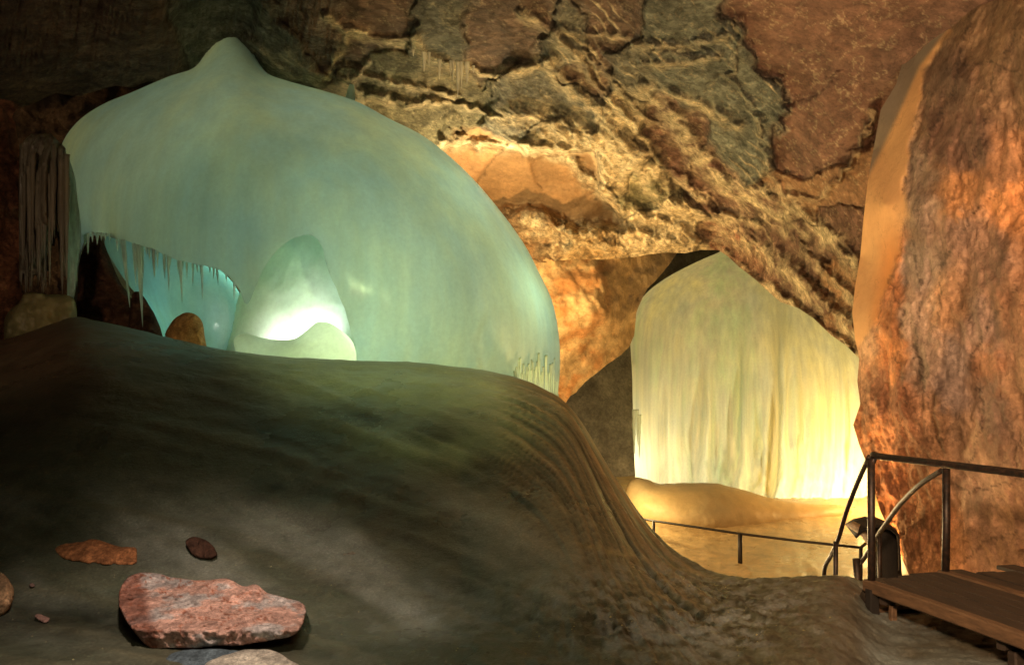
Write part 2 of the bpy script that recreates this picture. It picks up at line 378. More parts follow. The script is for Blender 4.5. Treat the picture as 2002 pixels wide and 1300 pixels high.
# ------------------------------------------------------------------ GROUND
cpx = [-500, 0, 40, 100, 150, 200, 250, 330, 400, 460, 560, 690, 800, 940, 1010, 1060, 1100, 1130, 1180, 1250, 1310, 1400, 1480, 1600, 1660, 1700, 1760, 2500]
cpy = [700, 668, 655, 632, 616, 630, 642, 664, 680, 690, 700, 706, 708, 722, 738, 757, 778, 810, 897, 1008, 1073, 1128, 1137, 1130, 1128, 1150, 1160, 1160]
cY = [14] * 14 + [13.9, 13.5, 13, 12.6, 11.8, 10.6, 9.5, 8.2, 7.9, 7.9, 7.9, 7.75, 7.7, 7.7]
def floor_z(Y): return -3.9 + 1.0 * sstep(27, 38, Y) + 0.9 * sstep(38, 50, Y)
def build_ground():
    px = np.arange(-450, 2450, 5.0); nt_, nb = 230, 120
    yc = np.interp(px, cpx, cpy); k = np.ones(9) / 9; yc = np.convolve(np.pad(yc, 4, 'edge'), k, 'valid')
    Yc = np.interp(px, cpx, cY); Yc = np.convolve(np.pad(Yc, 6, 'edge'), np.ones(13) / 13, 'valid')
    zc = EYE + (HZ - yc) / F * Yc
    kw = np.hanning(71); kw /= kw.sum(); zw = np.convolve(np.pad(zc, 35, 'edge'), kw, 'valid'); zw = np.where(px < 950, zw, zc * sstep(950, 1050, px) + zw * (1 - sstep(950, 1050, px)))
    rows = []; cols = []
    drop = sstep(1035, 1120, px)
    zn = -0.08
    A = np.linspace(0, 1, nt_)
    for a in A:
        Y = 1.2 + (Yc - 1.2) * a ** 0.9
        Ys = np.interp(px, [900, 1300], [6.6, 5.0]); t = np.clip((Y - Ys) / (Yc - Ys), 0, 1)
        S = np.sin(np.pi / 2 * t) ** 1.45
        z = zn - 0.2 * sstep(1620, 1740, px) * (1 - 0.3 * a) + (zw * (1 - t ** 4) + zc * t ** 4 - zn) * S
        rows.append((px, Y, z, np.full(px.shape, a)))
    for b in np.linspace(0, 1, nb)[1:]:
        Y = Yc + (75 - Yc) * b ** 1.9
        dd = Y - Yc
        zl = zc - 0.25 * sstep(0, 1.0, dd) - 0.01 * dd
        zr = zc + (floor_z(Y) - zc) * sstep(0.0, 5.5, dd) ** 0.8
        rows.append((px, Y, zl * (1 - drop) + zr * drop, np.full(px.shape, 1 + b)))
    PX = np.array([r[0] for r in rows]).ravel(); Y = np.array([r[1] for r in rows]).ravel(); Z = np.array([r[2] for r in rows]).ravel(); A_ = np.array([r[3] for r in rows]).ravel()
    X = (PX - 1001) / F * Y
    sy = HZ - (Z - EYE) / Y * F
    ycv = np.interp(PX, px, yc)
    P = np.stack([X, Y, Z * 0], 1)
    # gentle ice swells, stronger crust in the right foreground
    Z = Z + 0.028 * fbm(P * 0.5, 4) * np.clip(A_ * 3, 0, 1) + 0.012 * fbm(P * 3.0, 4)
    crust = np.exp(-((PX - 1350) / 420) ** 2) * np.exp(-((sy - 1220) / 110) ** 2)
    Z += crust * (0.030 * ridged(P * 4.2, 4) + 0.016 * ridged(P * 15.0, 3)) + 0.010 * ridged(P * 9.0, 3) * sstep(1250, 1500, PX) * (A_ <= 1)
    # flow ridges of the draped flank
    c = (sy - ycv) / (60 + 0.9 * np.clip(ycv - 700, 0, 500))
    c = (sy - ycv) / (0.35 * np.clip(ycv - 690, 30, 500) + 40)
    flank = sstep(930, 1040, PX) * (1 - sstep(1330, 1430, PX)) * (A_ <= 1.0) * np.clip((1 - A_) * 30, 0, 1) * np.exp(-(np.clip(sy - ycv, 0, None) / 260) ** 2)
    str_ = fbm(st(c * 4.5, PX / 900.0, 2.0), 4, 0.6)
    str2 = fbm(st(c * 13, PX / 700.0, 5.0), 4, 0.6); Z += flank * (0.05 * str_ + 0.03 * str2)
    uu = (PX + 1.2 * sy) / 500; vv = (sy - 0.42 * PX - 0.00018 * (PX - 900) ** 2) / 26
    slope = (A_ <= 1) * (1 - sstep(1250, 1500, PX)) * sstep(0, 60, sy - ycv); lines = fbm(st(vv, uu, 6.0), 4, 0.55)
    Z += slope * (1 - np.clip(flank, 0, 1)) * 0.014 * lines
    # small drips and knobs along the lower floor
    low = (A_ > 1) * np.interp(PX, px, drop) * sstep(20, 24, Y)
    Z += low * (0.07 * fbm(P * 0.5, 4) + 0.04 * np.clip(ridged(np.stack([X * 1.4, Y * 0.45, Y * 0], 1), 4), 0, 2))
    low2 = low * np.exp(-((Y - 27.0) / 0.9) ** 2); Z += low2 * 0.22 * np.clip(fbm(P * 1.6, 3), 0, 1)
    V = np.stack([X, Y, Z], 1)
    # mineral colour of the ice: dark ice, brown silt, frost, snow below; some light and shade painted in
    base = np.array([0.085, 0.092, 0.058])
    C = np.tile(base, (len(PX), 1))
    def mixin(w_, rgb):
        nonlocal C
        w_ = np.clip(w_, 0, 1)[:, None]; C = C * (1 - w_) + np.array(rgb) * w_
    n = fbm(P * 0.35 + 5, 4); n2 = fbm(P * 1.3 + 9, 4)
    mixin(0.15 + n, (0.080, 0.066, 0.042))
    # pale frost and painted haze in streaks down the slope to the right
    ang = math.radians(33)
    u = (PX * math.cos(ang) + sy * math.sin(ang)) / 520; v = (-PX * math.sin(ang) + sy * math.cos(ang)) / 120
    fr = fbm(st(u, v, 4.0), 4, 0.5)
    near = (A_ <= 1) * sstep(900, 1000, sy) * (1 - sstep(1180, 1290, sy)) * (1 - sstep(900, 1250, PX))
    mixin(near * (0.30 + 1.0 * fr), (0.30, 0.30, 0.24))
    hollow_shade = np.zeros(PX.shape)  # shade in the dips of the slope, painted dark into the colour
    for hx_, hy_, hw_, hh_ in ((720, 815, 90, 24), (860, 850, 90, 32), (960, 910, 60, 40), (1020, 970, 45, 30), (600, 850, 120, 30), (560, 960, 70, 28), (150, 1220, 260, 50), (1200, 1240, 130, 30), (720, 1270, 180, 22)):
        hollow_shade = np.maximum(hollow_shade, np.exp(-((PX - hx_ + (sy - hy_) * -1.0) / hw_) ** 2 - ((sy - hy_) / hh_) ** 2))
    mixin((A_ <= 1) * hollow_shade * np.clip(0.85 + 0.8 * n2, 0, 1), (0.012, 0.014, 0.009))
    mixin(slope * np.clip(lines, 0, 1) * 0.5, (0.16, 0.14, 0.08))
    mixin((A_ <= 1) * np.exp(-((sy - (1060 + (PX - 1130) * 0.28)) / 4.5) ** 2) * sstep(1080, 1200, PX) * (1 - sstep(1360, 1440, PX)) * 0.45, (0.42, 0.33, 0.13))  # warm lit line along the flank, painted in
    mixin((A_ <= 1.08) * (1 - sstep(15, 95, sy - ycv + 18 * n2)) * sstep(380, 560, PX) * (1 - sstep(960, 1060, PX)) * 0.75, (0.30, 0.30, 0.17))  # green glow on the crest below the dome, painted as paler colour
    mixin(np.clip(flank * (0.15 + str_ * 0.6 + str2 * 1.1), 0, 0.8), (0.24, 0.17, 0.085)); mixin(np.clip(flank * (-str2 * 1.6 - 0.1), 0, 0.7), (0.025, 0.02, 0.012))
    n5 = fbm(P * 7.0, 4, 0.7); mixin(crust * np.clip(0.25 + n2 + n5 * 1.6, 0, 0.85), (0.20, 0.23, 0.23)); mixin(crust * np.clip(-n5 * 2 - 0.1, 0, 0.8), (0.02, 0.022, 0.018))
    mixin(sstep(1450, 1700, PX) * (A_ <= 1) * 0.6, (0.12, 0.12, 0.10))
    bl = sstep(1660, 1720, PX) * (A_ <= 1) * sstep(1120, 1150, sy); mixin(bl * (0.25 + 0.5 * n2), (0.24, 0.34, 0.38))
    mixin((A_ <= 1) * np.exp(-((PX - 150) / 260) ** 2) * np.exp(-((sy - 700) / 120) ** 2) * 0.6, (0.12, 0.065, 0.04))
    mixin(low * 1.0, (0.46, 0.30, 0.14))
    nC = len(px); nR = len(rows)
    idx = np.arange(nC * nR).reshape(nR, nC)
    q = np.stack([idx[:-1, :-1].ravel(), idx[:-1, 1:].ravel(), idx[1:, 1:].ravel(), idx[1:, :-1].ravel()], 1)
    m, nt, out = mat('cave_floor_ice')
    p = N(nt, 'ShaderNodeBsdfPrincipled', Roughness=0.42); p.inputs['Specular IOR Level'].default_value = 0.4; p.inputs['Coat Weight'].default_value = 0.0; p.inputs['Coat Roughness'].default_value = 0.22
    a = nt.nodes.new('ShaderNodeVertexColor'); a.layer_name = 'mineral'
    pos = coords(nt)
    n1 = N(nt, 'ShaderNodeTexNoise', Scale=2.0, Detail=10.0, Roughness=0.7); nt.links.new(pos, n1.inputs['Vector'])
    n2_ = N(nt, 'ShaderNodeTexNoise', Scale=46.0, Detail=5.0, Roughness=0.7); nt.links.new(pos, n2_.inputs['Vector'])
    n3 = N(nt, 'ShaderNodeTexNoise', Scale=0.5, Detail=5.0, Roughness=0.6); nt.links.new(pos, n3.inputs['Vector'])
    cc = mixc(nt, 1.0, a.outputs[0], ramp(nt, n1.outputs['Fac'], [(0.3, gray(0.6)), (0.7, gray(1.4))]), 'MULTIPLY')
    cc = mixc(nt, 1.0, cc, ramp(nt, n2_.outputs['Fac'], [(0.3, gray(0.7)), (0.55, gray(1.0)), (0.70, gray(1.5)), (0.78, gray(3.0))]), 'MULTIPLY')
    nt.links.new(cc, p.inputs['Base Color'])
    nt.links.new(ramp(nt, n3.outputs['Fac'], [(0.35, gray(0.22)), (0.65, gray(0.48))]), p.inputs['Roughness'])
    b = bump(nt, n1.outputs['Fac'], 0.7, 0.05); b = bump(nt, n2_.outputs['Fac'], 0.6, 0.008, b)
    nt.links.new(b, p.inputs['Normal']); nt.links.new(p.outputs[0], out.inputs[0])
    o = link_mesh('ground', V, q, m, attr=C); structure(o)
    R = int((len(rows)))
    SY = (HZ - (V[:, 2] - EYE) / V[:, 1] * F).reshape(nR, nC)[:nt_]; YY = Y.reshape(nR, nC)[:nt_]
    def gY(x_, y_):
        j = int(np.clip(round((x_ + 450) / 5), 0, nC - 1)); return float(np.interp(y_, SY[::-1, j], YY[::-1, j]))
    return gY
gY = build_ground()

# ------------------------------------------------------------------ CAVE ROCK
CREAM = (0.74, 0.60, 0.36); GREEN = (0.20, 0.21, 0.16); BROWN = (0.20, 0.105, 0.07); OCHRE = (0.32, 0.155, 0.045); DARK = (0.17, 0.08, 0.05); OLIVE = (0.25, 0.23, 0.12); ORG = (0.50, 0.25, 0.09); GREY = (0.29, 0.25, 0.20); TAN = (0.55, 0.38, 0.18)
# large rock faces of the ceiling: (px, py, depth offset m, colour, tilt x, tilt y)
faces = [
 (100, 40, 0.0, DARK, 0, 0), (300, 80, -0.5, DARK, 0, 0.4), (210, 150, 0.3, DARK, 0, 0), (400, 60, 0.6, GREEN, 0, 0), (560, 90, -0.3, GREEN, 0.3, 0),
 (620, 60, 0.9, DARK, 0, 0), (740, 60, 0.8, DARK, 0.2, 0.5), (860, 70, 0.0, GREEN, 0, 0), (960, 90, 0.9, BROWN, 0.3, 0.6), (1030, 60, 0.6, BROWN, 0, 0.3),
 (780, 140, 0.3, OLIVE, 0, 0), (900, 200, 0.9, OLIVE, 0.4, 0), (760, 210, 0.0, OLIVE, 0, 0.3), (850, 245, 0.2, OLIVE, 0.2, 0), (1050, 190, 0.5, GREEN, 0.3, 0.4),
 (1130, 210, 0.4, GREEN, 0.3, 0), (1000, 210, 0.1, GREEN, 0, 0), (1110, 80, 0.0, GREEN, 0.4, 0), (1190, 60, 0.2, BROWN, 0, 0), (1230, 130, -0.2, GREEN, 0.5, 0.2),
 (1150, 150, 0.5, BROWN, 0, 0), (1330, 60, 0.0, GREEN, 0.2, 0.4), (1340, 140, -0.4, GREEN, 0.3, 0.4), (1420, 90, 0.1, GREEN, 0, 0), (1450, 200, 0.2, GREEN, 0, 0),
 (1300, 260, 0.5, BROWN, 0.3, 0.3), (1380, 350, 0.5, BROWN, 0.3, 0), (1490, 60, 0.5, BROWN, 0, 0), (1560, 120, 0.7, BROWN, 0.2, 0.3), (1640, 220, 0.9, BROWN, 0.4, 0.4),
 (1580, 300, 1.0, BROWN, 0.3, 0.5), (1680, 90, 0.6, BROWN, 0, 0.2), (1620, 60, 0.5, BROWN, 0, 0), (1560, 380, 0.4, (0.32, 0.17, 0.08), 0.2, 0.2), (1650, 360, 0.5, (0.30, 0.16, 0.08), 0.3, 0),
 (1460, 290, -0.2, GREEN, 0, 0), (1200, 240, -0.2, CREAM, 0, 0), (1100, 270, -0.5, CREAM, 0, 0), (1220, 320, -0.3, CREAM, 0, 0), (1260, 370, 0.2, OLIVE, 0.2, 0.3),
 (1300, 430, -0.3, CREAM, 0, 0), (1000, 340, 3.2, OCHRE, -0.4, 0.5), (1100, 390, 3.0, OCHRE, -0.6, 0.3), (930, 300, 3.0, ORG, 0, 0), (1160, 430, 2.4, OCHRE, 0, 0),
 (1060, 450, 1.6, OCHRE, 0, 0), (1150, 470, 0.0, TAN, 0, 0), (1300, 480, -0.6, CREAM, 0, 0), (1480, 430, 0.4, BROWN, 0.2, 0), (1430, 480, 0.2, (0.3, 0.15, 0.09), 0.2, 0.1),
 (1560, 480, 0.4, BROWN, 0, 0), (1640, 450, 0.4, BROWN, 0, 0), (1570, 570, 0.2, BROWN, 0.2, 0.2), (1650, 560, 0.5, (0.36, 0.18, 0.08), 0, 0), (1660, 650, 0.3, (0.34, 0.17, 0.08), 0, 0), (1100, 340, 3.3, OCHRE, -0.3, 0.3)]
ledges = [  # traced crests of the ledges: points, half width px, bulge m, strength of the cream lime crust
 ([(620, 170), (655, 125), (680, 70), (640, 35)], 7, 0.35, 0.9), ([(680, 62), (760, 85), (810, 78), (835, 118), (905, 135), (960, 150), (1010, 143), (1070, 128)], 9, 0.45, 1.0),
 ([(560, 110), (620, 150), (680, 160), (700, 190)], 10, 0.25, 0.9), ([(690, 165), (720, 120)], 5, 0.2, 0.8), ([(700, 150), (760, 160), (830, 178), (890, 190)], 6, 0.25, 0.9),
 ([(720, 190), (800, 205), (870, 200), (930, 215), (985, 235)], 6, 0.2, 0.8), ([(1070, 128), (1120, 180), (1180, 235), (1235, 300), (1290, 345)], 14, 0.5, 1.0),
 ([(1025, 30), (1080, 70), (1130, 120), (1180, 190), (1240, 250), (1290, 320)], 9, 0.5, 0.6), ([(1255, 180), (1310, 225), (1360, 300), (1420, 370), (1500, 410), (1560, 450)], 16, 0.6, 1.0),
 ([(1300, 185), (1370, 210), (1440, 250)], 10, 0.3, 0.8), ([(1420, 360), (1480, 380), (1540, 395), (1600, 450), (1670, 520)], 16, 0.5, 0.8),
 ([(1000, 230), (1080, 240), (1150, 262), (1215, 300)], 20, 0.3, 1.0), ([(870, 280), (960, 282), (1060, 292), (1110, 305), (1140, 345), (1190, 385), (1215, 420)], 10, 0.5, 1.0),
 ([(1240, 330), (1310, 400), (1400, 430), (1470, 480), (1540, 530), (1600, 590), (1670, 650)], 16, 0.6, 0.9), ([(1320, 340), (1400, 420), (1480, 440)], 10, 0.4, 0.8),
 ([(1030, 435), (1100, 458), (1200, 455), (1300, 478), (1400, 482)], 17, 0.5, 1.0), ([(1060, 490), (1150, 478), (1250, 490)], 9, 0.3, 0.9), ([(1200, 400), (1260, 430), (1330, 455)], 12, 0.35, 0.9),
 ([(1405, 492), (1470, 545), (1560, 605), (1640, 670), (1685, 705)], 9, 0.5, 0.9), ([(1100, 60), (1160, 70), (1220, 75)], 6, 0.2, 0.5), ([(1240, 90), (1330, 95), (1420, 75)], 8, 0.2, 0.5),
 ([(1250, 130), (1340, 125), (1400, 110)], 7, 0.2, 0.5), ([(1140, 100), (1200, 160), (1260, 230), (1330, 270), (1350, 330)], 6, 0.4, 0.5),
 ([(1440, 40), (1450, 70), (1425, 150), (1470, 210)], 5, 0.3, 0.3), ([(1480, 235), (1500, 330), (1530, 380), (1600, 395), (1680, 300), (1710, 220)], 6, 0.35, 0.3),
 ([(1560, 480), (1620, 540), (1680, 600)], 10, 0.35, 0.6), ([(500, 90), (540, 130), (580, 150)], 9, 0.3, 0.6)]
FX = np.array([f[0] for f in faces], float); FY = np.array([f[1] for f in faces], float)
FD = np.array([f[2] for f in faces]); FC = np.array([f[3] for f in faces]); FT = np.array([(f[4], f[5]) for f in faces])
_cache = {}
def face_field(x, y):
    q = st(x / 70, y / 70, 1.0)
    wx = x + 26 * fbm(q, 4); wy = y + 22 * fbm(q + 40, 4)
    D = (wx[:, None] - FX) ** 2 + ((wy[:, None] - FY) * 1.15) ** 2
    o = np.argpartition(D, 1, axis=1)[:, :2]
    d = np.sqrt(np.take_along_axis(D, o, 1)); sw = d[:, 0] > d[:, 1]
    o[sw] = o[sw][:, ::-1]; d[sw] = d[sw][:, ::-1]
    return o[:, 0], o[:, 1], d[:, 1] - d[:, 0], wx, wy
ceil_base = ctrl([(-300, -150, 9), (-300, 250, 15), (0, 30, 13), (0, 220, 17), (300, 40, 14.5), (300, 160, 19), (460, 60, 17.5), (460, 140, 20), (600, 50, 14.5), (700, 180, 20), (800, 60, 15), (900, 200, 20), (900, 500, 27), (500, 400, 26),
                  (1000, 60, 14.5), (1000, 250, 20.5), (1100, 470, 26), (1250, 495, 27), (1200, 200, 18), (1300, 60, 13), (1400, 485, 25.5), (1400, 250, 17), (1600, 60, 11.5), (1600, 300, 14), (1500, 500, 21), (1600, 600, 17.5), (1690, 700, 14.5),
                  (1800, 60, 10.5), (1800, 400, 12.5), (1800, 700, 13), (1000, -150, 10), (2300, -150, 7.5)])
def ceil_disp(x, y, V):
    a, b, e, wx, wy = face_field(x, y); _cache['f'] = (a, b, e)
    off = FD[a] + FT[a, 0] * (x - FX[a]) / 100 + FT[a, 1] * (y - FY[a]) / 100
    offb = FD[b] + FT[b, 0] * (x - FX[b]) / 100 + FT[b, 1] * (y - FY[b]) / 100
    t = np.clip(e / 22, 0, 1); off = off * (0.5 + t / 2) + offb * (0.5 - t / 2)
    same = 1 - 0.8 * (np.abs(FC[a] - FC[b]).sum(1) < 0.12)
    crack = np.exp(-(e / 5.0) ** 2) * same
    q = V.copy(); q[:, 1] *= 0.5
    # ledges
    L = np.zeros(x.shape); B = np.zeros(x.shape)
    wx2 = x + 10 * fbm(st(x / 25, y / 25, 7.0), 3); wy2 = y + 8 * fbm(st(x / 25, y / 25, 9.0), 3)
    for pts, hw, amp, cr in ledges:
        amp = amp * 0.95
        nx_, ny_, d = nearest(pts, wx2, wy2, closed=False)
        g = np.exp(-(d / hw) ** 2)
        above = sstep(-hw, hw, wy2 - ny_)            # overhang: proud above the crest, stepping back below it
        B += -amp * (g * (1 - 0.6 * above)) + 0.35 * amp * above * np.exp(-(d / (3 * hw)) ** 2)
        L = np.maximum(L, cr * np.exp(-(d / (hw * 1.25)) ** 2))
    # strata dipping down to the right: fine sheets along the ledges
    s = (-(x - 1000) * 0.62 + (y - 200)) / 15.0
    gx = np.where(x < 1000, 0.32 * (x - 1000), 0.32 * (x - 1000) + 0.62 * np.clip(x - 1060, 0, None) * sstep(1000, 1200, x))
    pp = (y - 200 - gx + 16 * fbm(st(x / 60, y / 60, 12.0), 3)) / 27.0
    saw = pp - np.floor(pp); terr = np.where(saw < 0.8, saw / 0.8, (1 - saw) / 0.2)
    tm = sstep(640, 800, x) * (0.25 + 0.75 * sstep(950, 1100, x)) * (1 - 0.9 * ((FX[a] > 1480) & (FY[a] < 400))) * (FD[a] < 2.4) * np.clip(0.75 + fbm(st(x / 120, y / 120, 2.0), 2), 0.2, 1.3)
    _cache['terr'] = terr * tm
    strata = ridged(st(s * 0.32, (x + y) / 260, 3.0), 4, 0.6)
    rough = 0.13 + 0.65 * np.clip(L * 1.4, 0, 1) + 0.35 * (np.mean(FC[a], axis=1) > 0.4) + 0.25 * (FC[a, 1] > FC[a, 0])
    _cache['L'] = L
    smf = (np.array([f[2] >= 2.4 for f in faces])[a] & (L < 0.3)); rough = np.where(smf, 0.08, rough)
    sc_ = V[:, 1] / 20
    brush = (1 - sstep(620, 720, x)) * (1 - sstep(110, 190, y)); brush2 = np.exp(-((x - 800) / 150) ** 2) * 0
    vert = ridged(st((x + 0.15 * y) / 9, y / 90, 2.0), 4, 0.6)
    return brush * -0.10 * vert - 0.22 * sc_ * terr * tm + off * 0.6 + B + 0.12 * crack + sc_ * rough * (-0.12 * ridged(q * 1.7, 6, 0.62) - 0.06 * strata) - 0.05 * sc_ * strata * (FC[a, 1] > FC[a, 0]) + 0.25 * fbm(q * 0.35, 3)
def ceil_col(x, y, V):
    a, b, e = _cache['f']; L = _cache['L']
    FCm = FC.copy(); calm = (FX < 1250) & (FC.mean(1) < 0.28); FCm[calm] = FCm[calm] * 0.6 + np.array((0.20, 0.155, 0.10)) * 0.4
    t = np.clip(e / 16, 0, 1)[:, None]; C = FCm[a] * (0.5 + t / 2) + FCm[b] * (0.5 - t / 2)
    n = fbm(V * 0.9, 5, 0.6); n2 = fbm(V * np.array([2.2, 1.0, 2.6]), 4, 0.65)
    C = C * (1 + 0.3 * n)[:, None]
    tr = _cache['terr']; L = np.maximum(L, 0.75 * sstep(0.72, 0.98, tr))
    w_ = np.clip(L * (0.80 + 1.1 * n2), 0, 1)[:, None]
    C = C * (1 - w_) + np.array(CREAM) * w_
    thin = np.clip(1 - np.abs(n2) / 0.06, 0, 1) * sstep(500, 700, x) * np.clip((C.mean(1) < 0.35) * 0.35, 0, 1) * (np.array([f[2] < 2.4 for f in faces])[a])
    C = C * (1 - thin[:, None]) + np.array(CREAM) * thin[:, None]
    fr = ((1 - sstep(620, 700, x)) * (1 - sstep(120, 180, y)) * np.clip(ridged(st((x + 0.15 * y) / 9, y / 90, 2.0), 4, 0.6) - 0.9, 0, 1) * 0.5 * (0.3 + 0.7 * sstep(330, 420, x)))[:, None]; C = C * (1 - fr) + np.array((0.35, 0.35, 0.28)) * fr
    same = 1 - 0.8 * (np.abs(FC[a] - FC[b]).sum(1) < 0.12)
    sl = np.array([f[2] >= 2.4 for f in faces])[a] * 0.7 + ((FX[a] > 1480) & (FY[a] < 400)) * 0.35
    return np.concatenate([C * (1 - 0.45 * same * np.exp(-(e / 3.0) ** 2))[:, None], (sl * np.clip(1 - 1.5 * L, 0, 1))[:, None]], 1)
ceil_poly = [(-350, -170), (2300, -170), (2200, 300), (1850, 760), (1760, 740)] + \
    [(1700, 716), (1680, 701), (1655, 676), (1625, 655), (1590, 622), (1560, 602), (1525, 590), (1500, 568), (1475, 545), (1445, 522), (1425, 503), (1405, 489), (1370, 489), (1340, 495), (1300, 494), (1265, 498), (1240, 503), (1180, 508), (1130, 506), (1070, 512),
     (900, 540), (600, 420), (560, 240), (420, 190), (350, 172), (325, 158), (290, 160), (255, 172), (225, 168), (190, 178), (150, 190), (110, 182), (60, 205), (20, 215), (-350, 240)]
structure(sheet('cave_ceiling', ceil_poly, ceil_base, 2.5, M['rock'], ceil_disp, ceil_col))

# back of the chamber behind the dome
def rough_disp(a, s, seed=0):
    return lambda x, y, V: a * (fbm(V * s + seed, 5) - 0.5 * ridged(V * s * 1.7 + seed, 4))
def flat_col(c, var=0.3, s=0.6):
    return lambda x, y, V: np.array(c) * (1 + var * fbm(V * s, 4))[:, None]
structure(sheet('cave_back_wall', [(-700, -100), (1300, -100), (1150, 560), (1080, 900), (-700, 900)], ctrl([(-700, 0, 20), (-700, 900, 19), (500, 300, 29), (1300, 0, 33), (1150, 900, 32), (300, 900, 28)]), 9, M['rock'], rough_disp(0.9, 0.3), flat_col((0.10, 0.06, 0.04))))
def pillar_col(x, y, V):
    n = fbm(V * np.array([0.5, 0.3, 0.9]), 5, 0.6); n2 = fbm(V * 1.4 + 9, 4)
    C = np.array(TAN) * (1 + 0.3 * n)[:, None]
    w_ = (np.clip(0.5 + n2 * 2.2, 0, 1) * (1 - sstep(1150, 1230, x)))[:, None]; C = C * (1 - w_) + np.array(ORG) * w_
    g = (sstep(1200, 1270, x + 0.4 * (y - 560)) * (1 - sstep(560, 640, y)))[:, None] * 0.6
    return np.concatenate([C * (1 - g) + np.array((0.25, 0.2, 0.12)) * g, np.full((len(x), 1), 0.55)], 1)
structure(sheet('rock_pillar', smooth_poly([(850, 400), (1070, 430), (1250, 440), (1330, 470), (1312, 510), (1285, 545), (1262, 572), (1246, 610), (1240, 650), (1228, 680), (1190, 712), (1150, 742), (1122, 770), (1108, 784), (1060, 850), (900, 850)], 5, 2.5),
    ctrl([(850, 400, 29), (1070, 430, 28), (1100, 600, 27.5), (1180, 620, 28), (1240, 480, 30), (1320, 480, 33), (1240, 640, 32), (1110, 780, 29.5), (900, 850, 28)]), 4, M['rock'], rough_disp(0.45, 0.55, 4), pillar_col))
structure(sheet('far_cave_wall', [(1000, 350), (1500, 350), (2000, 500), (2000, 1150), (1000, 1150)], ctrl([(1000, 350, 43), (1000, 1150, 41), (1250, 800, 43.5), (1500, 400, 50), (2000, 600, 48), (2000, 1150, 46)]), 10, M['smooth_rock'], rough_disp(0.5, 0.15), flat_col((0.17, 0.14, 0.105), 0.2)))
# left wall
left_base = ctrl([(-500, 100, 10), (-500, 900, 10), (10, 200, 15.5), (38, 400, 16), (38, 600, 16), (20, 700, 16)])
structure(sheet('left_cave_wall', smooth_poly([(-600, 120), (-20, 190), (25, 230), (38, 300), (36, 380), (42, 450), (40, 540), (46, 600), (60, 700), (50, 760), (-600, 900)], 5, 3), left_base, 5, M['rock'], rough_disp(0.35, 0.8, 2),
    lambda x, y, V: np.array((0.28, 0.12, 0.06)) * (1 + 0.7 * fbm(V * 1.2, 4))[:, None]))

# right wall
right_edge = [(1850, -60), (1835, 30), (1810, 75), (1768, 112), (1752, 165), (1722, 215), (1708, 290), (1697, 350), (1688, 430), (1682, 500), (1672, 560), (1666, 610), (1672, 665), (1680, 700), (1676, 745), (1682, 790), (1668, 830), (1680, 870), (1692, 900), (1706, 950), (1722, 1000), (1745, 1050), (1765, 1095), (1775, 1120), (1800, 1200)]
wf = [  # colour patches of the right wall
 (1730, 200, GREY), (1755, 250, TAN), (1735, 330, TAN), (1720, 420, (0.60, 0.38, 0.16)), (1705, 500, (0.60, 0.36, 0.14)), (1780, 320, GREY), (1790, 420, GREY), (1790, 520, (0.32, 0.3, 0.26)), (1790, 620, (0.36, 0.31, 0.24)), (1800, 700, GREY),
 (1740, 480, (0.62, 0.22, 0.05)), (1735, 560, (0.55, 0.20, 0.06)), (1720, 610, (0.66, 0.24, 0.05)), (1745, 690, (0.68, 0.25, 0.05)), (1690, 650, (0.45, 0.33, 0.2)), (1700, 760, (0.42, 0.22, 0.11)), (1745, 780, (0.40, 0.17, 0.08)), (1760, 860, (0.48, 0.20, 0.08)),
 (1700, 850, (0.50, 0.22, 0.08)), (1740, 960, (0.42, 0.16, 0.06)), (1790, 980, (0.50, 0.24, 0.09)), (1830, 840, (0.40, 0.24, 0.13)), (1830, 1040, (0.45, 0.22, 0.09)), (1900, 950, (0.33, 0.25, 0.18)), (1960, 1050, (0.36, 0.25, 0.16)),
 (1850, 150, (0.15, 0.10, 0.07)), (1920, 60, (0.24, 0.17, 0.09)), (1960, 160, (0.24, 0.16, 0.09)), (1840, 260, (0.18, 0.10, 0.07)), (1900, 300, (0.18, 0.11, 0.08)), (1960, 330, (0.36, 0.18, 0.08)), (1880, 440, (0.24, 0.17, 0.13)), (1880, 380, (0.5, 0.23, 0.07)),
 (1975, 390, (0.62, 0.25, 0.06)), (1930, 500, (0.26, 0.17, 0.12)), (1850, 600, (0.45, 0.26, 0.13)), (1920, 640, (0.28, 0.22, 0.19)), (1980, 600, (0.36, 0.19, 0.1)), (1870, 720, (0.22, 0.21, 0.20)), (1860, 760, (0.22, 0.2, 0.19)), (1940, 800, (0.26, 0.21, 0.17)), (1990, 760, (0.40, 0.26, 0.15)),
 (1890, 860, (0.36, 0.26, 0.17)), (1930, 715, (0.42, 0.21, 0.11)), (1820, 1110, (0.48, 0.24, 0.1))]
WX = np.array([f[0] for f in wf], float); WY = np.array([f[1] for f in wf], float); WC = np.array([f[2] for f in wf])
right_base = ctrl([(1850, -60, 11.2), (1768, 112, 11.6), (1708, 290, 11.6), (1682, 500, 11.6), (1676, 745, 11.4), (1722, 1000, 11.0), (1775, 1120, 10.6), (1730, 400, 10.7), (1725, 640, 10.5), (1760, 800, 10.2), (1800, 300, 10.2), (1830, 600, 9.7), (1880, 150, 9.7), (1900, 900, 9.3), (1850, 1110, 9.6),
                   (2000, 400, 8.7), (2000, 800, 8.6), (2000, 1110, 8.9), (2000, 60, 8.6), (2400, 600, 5.5), (2400, 1100, 6.0), (2400, -100, 5.5), (2000, 1300, 9.2)])
def strip_edge(y): return np.interp(y, [60, 130, 200, 260, 330, 400, 470, 540, 600, 660, 705], [1858, 1812, 1798, 1786, 1774, 1771, 1766, 1747, 1722, 1696, 1672])
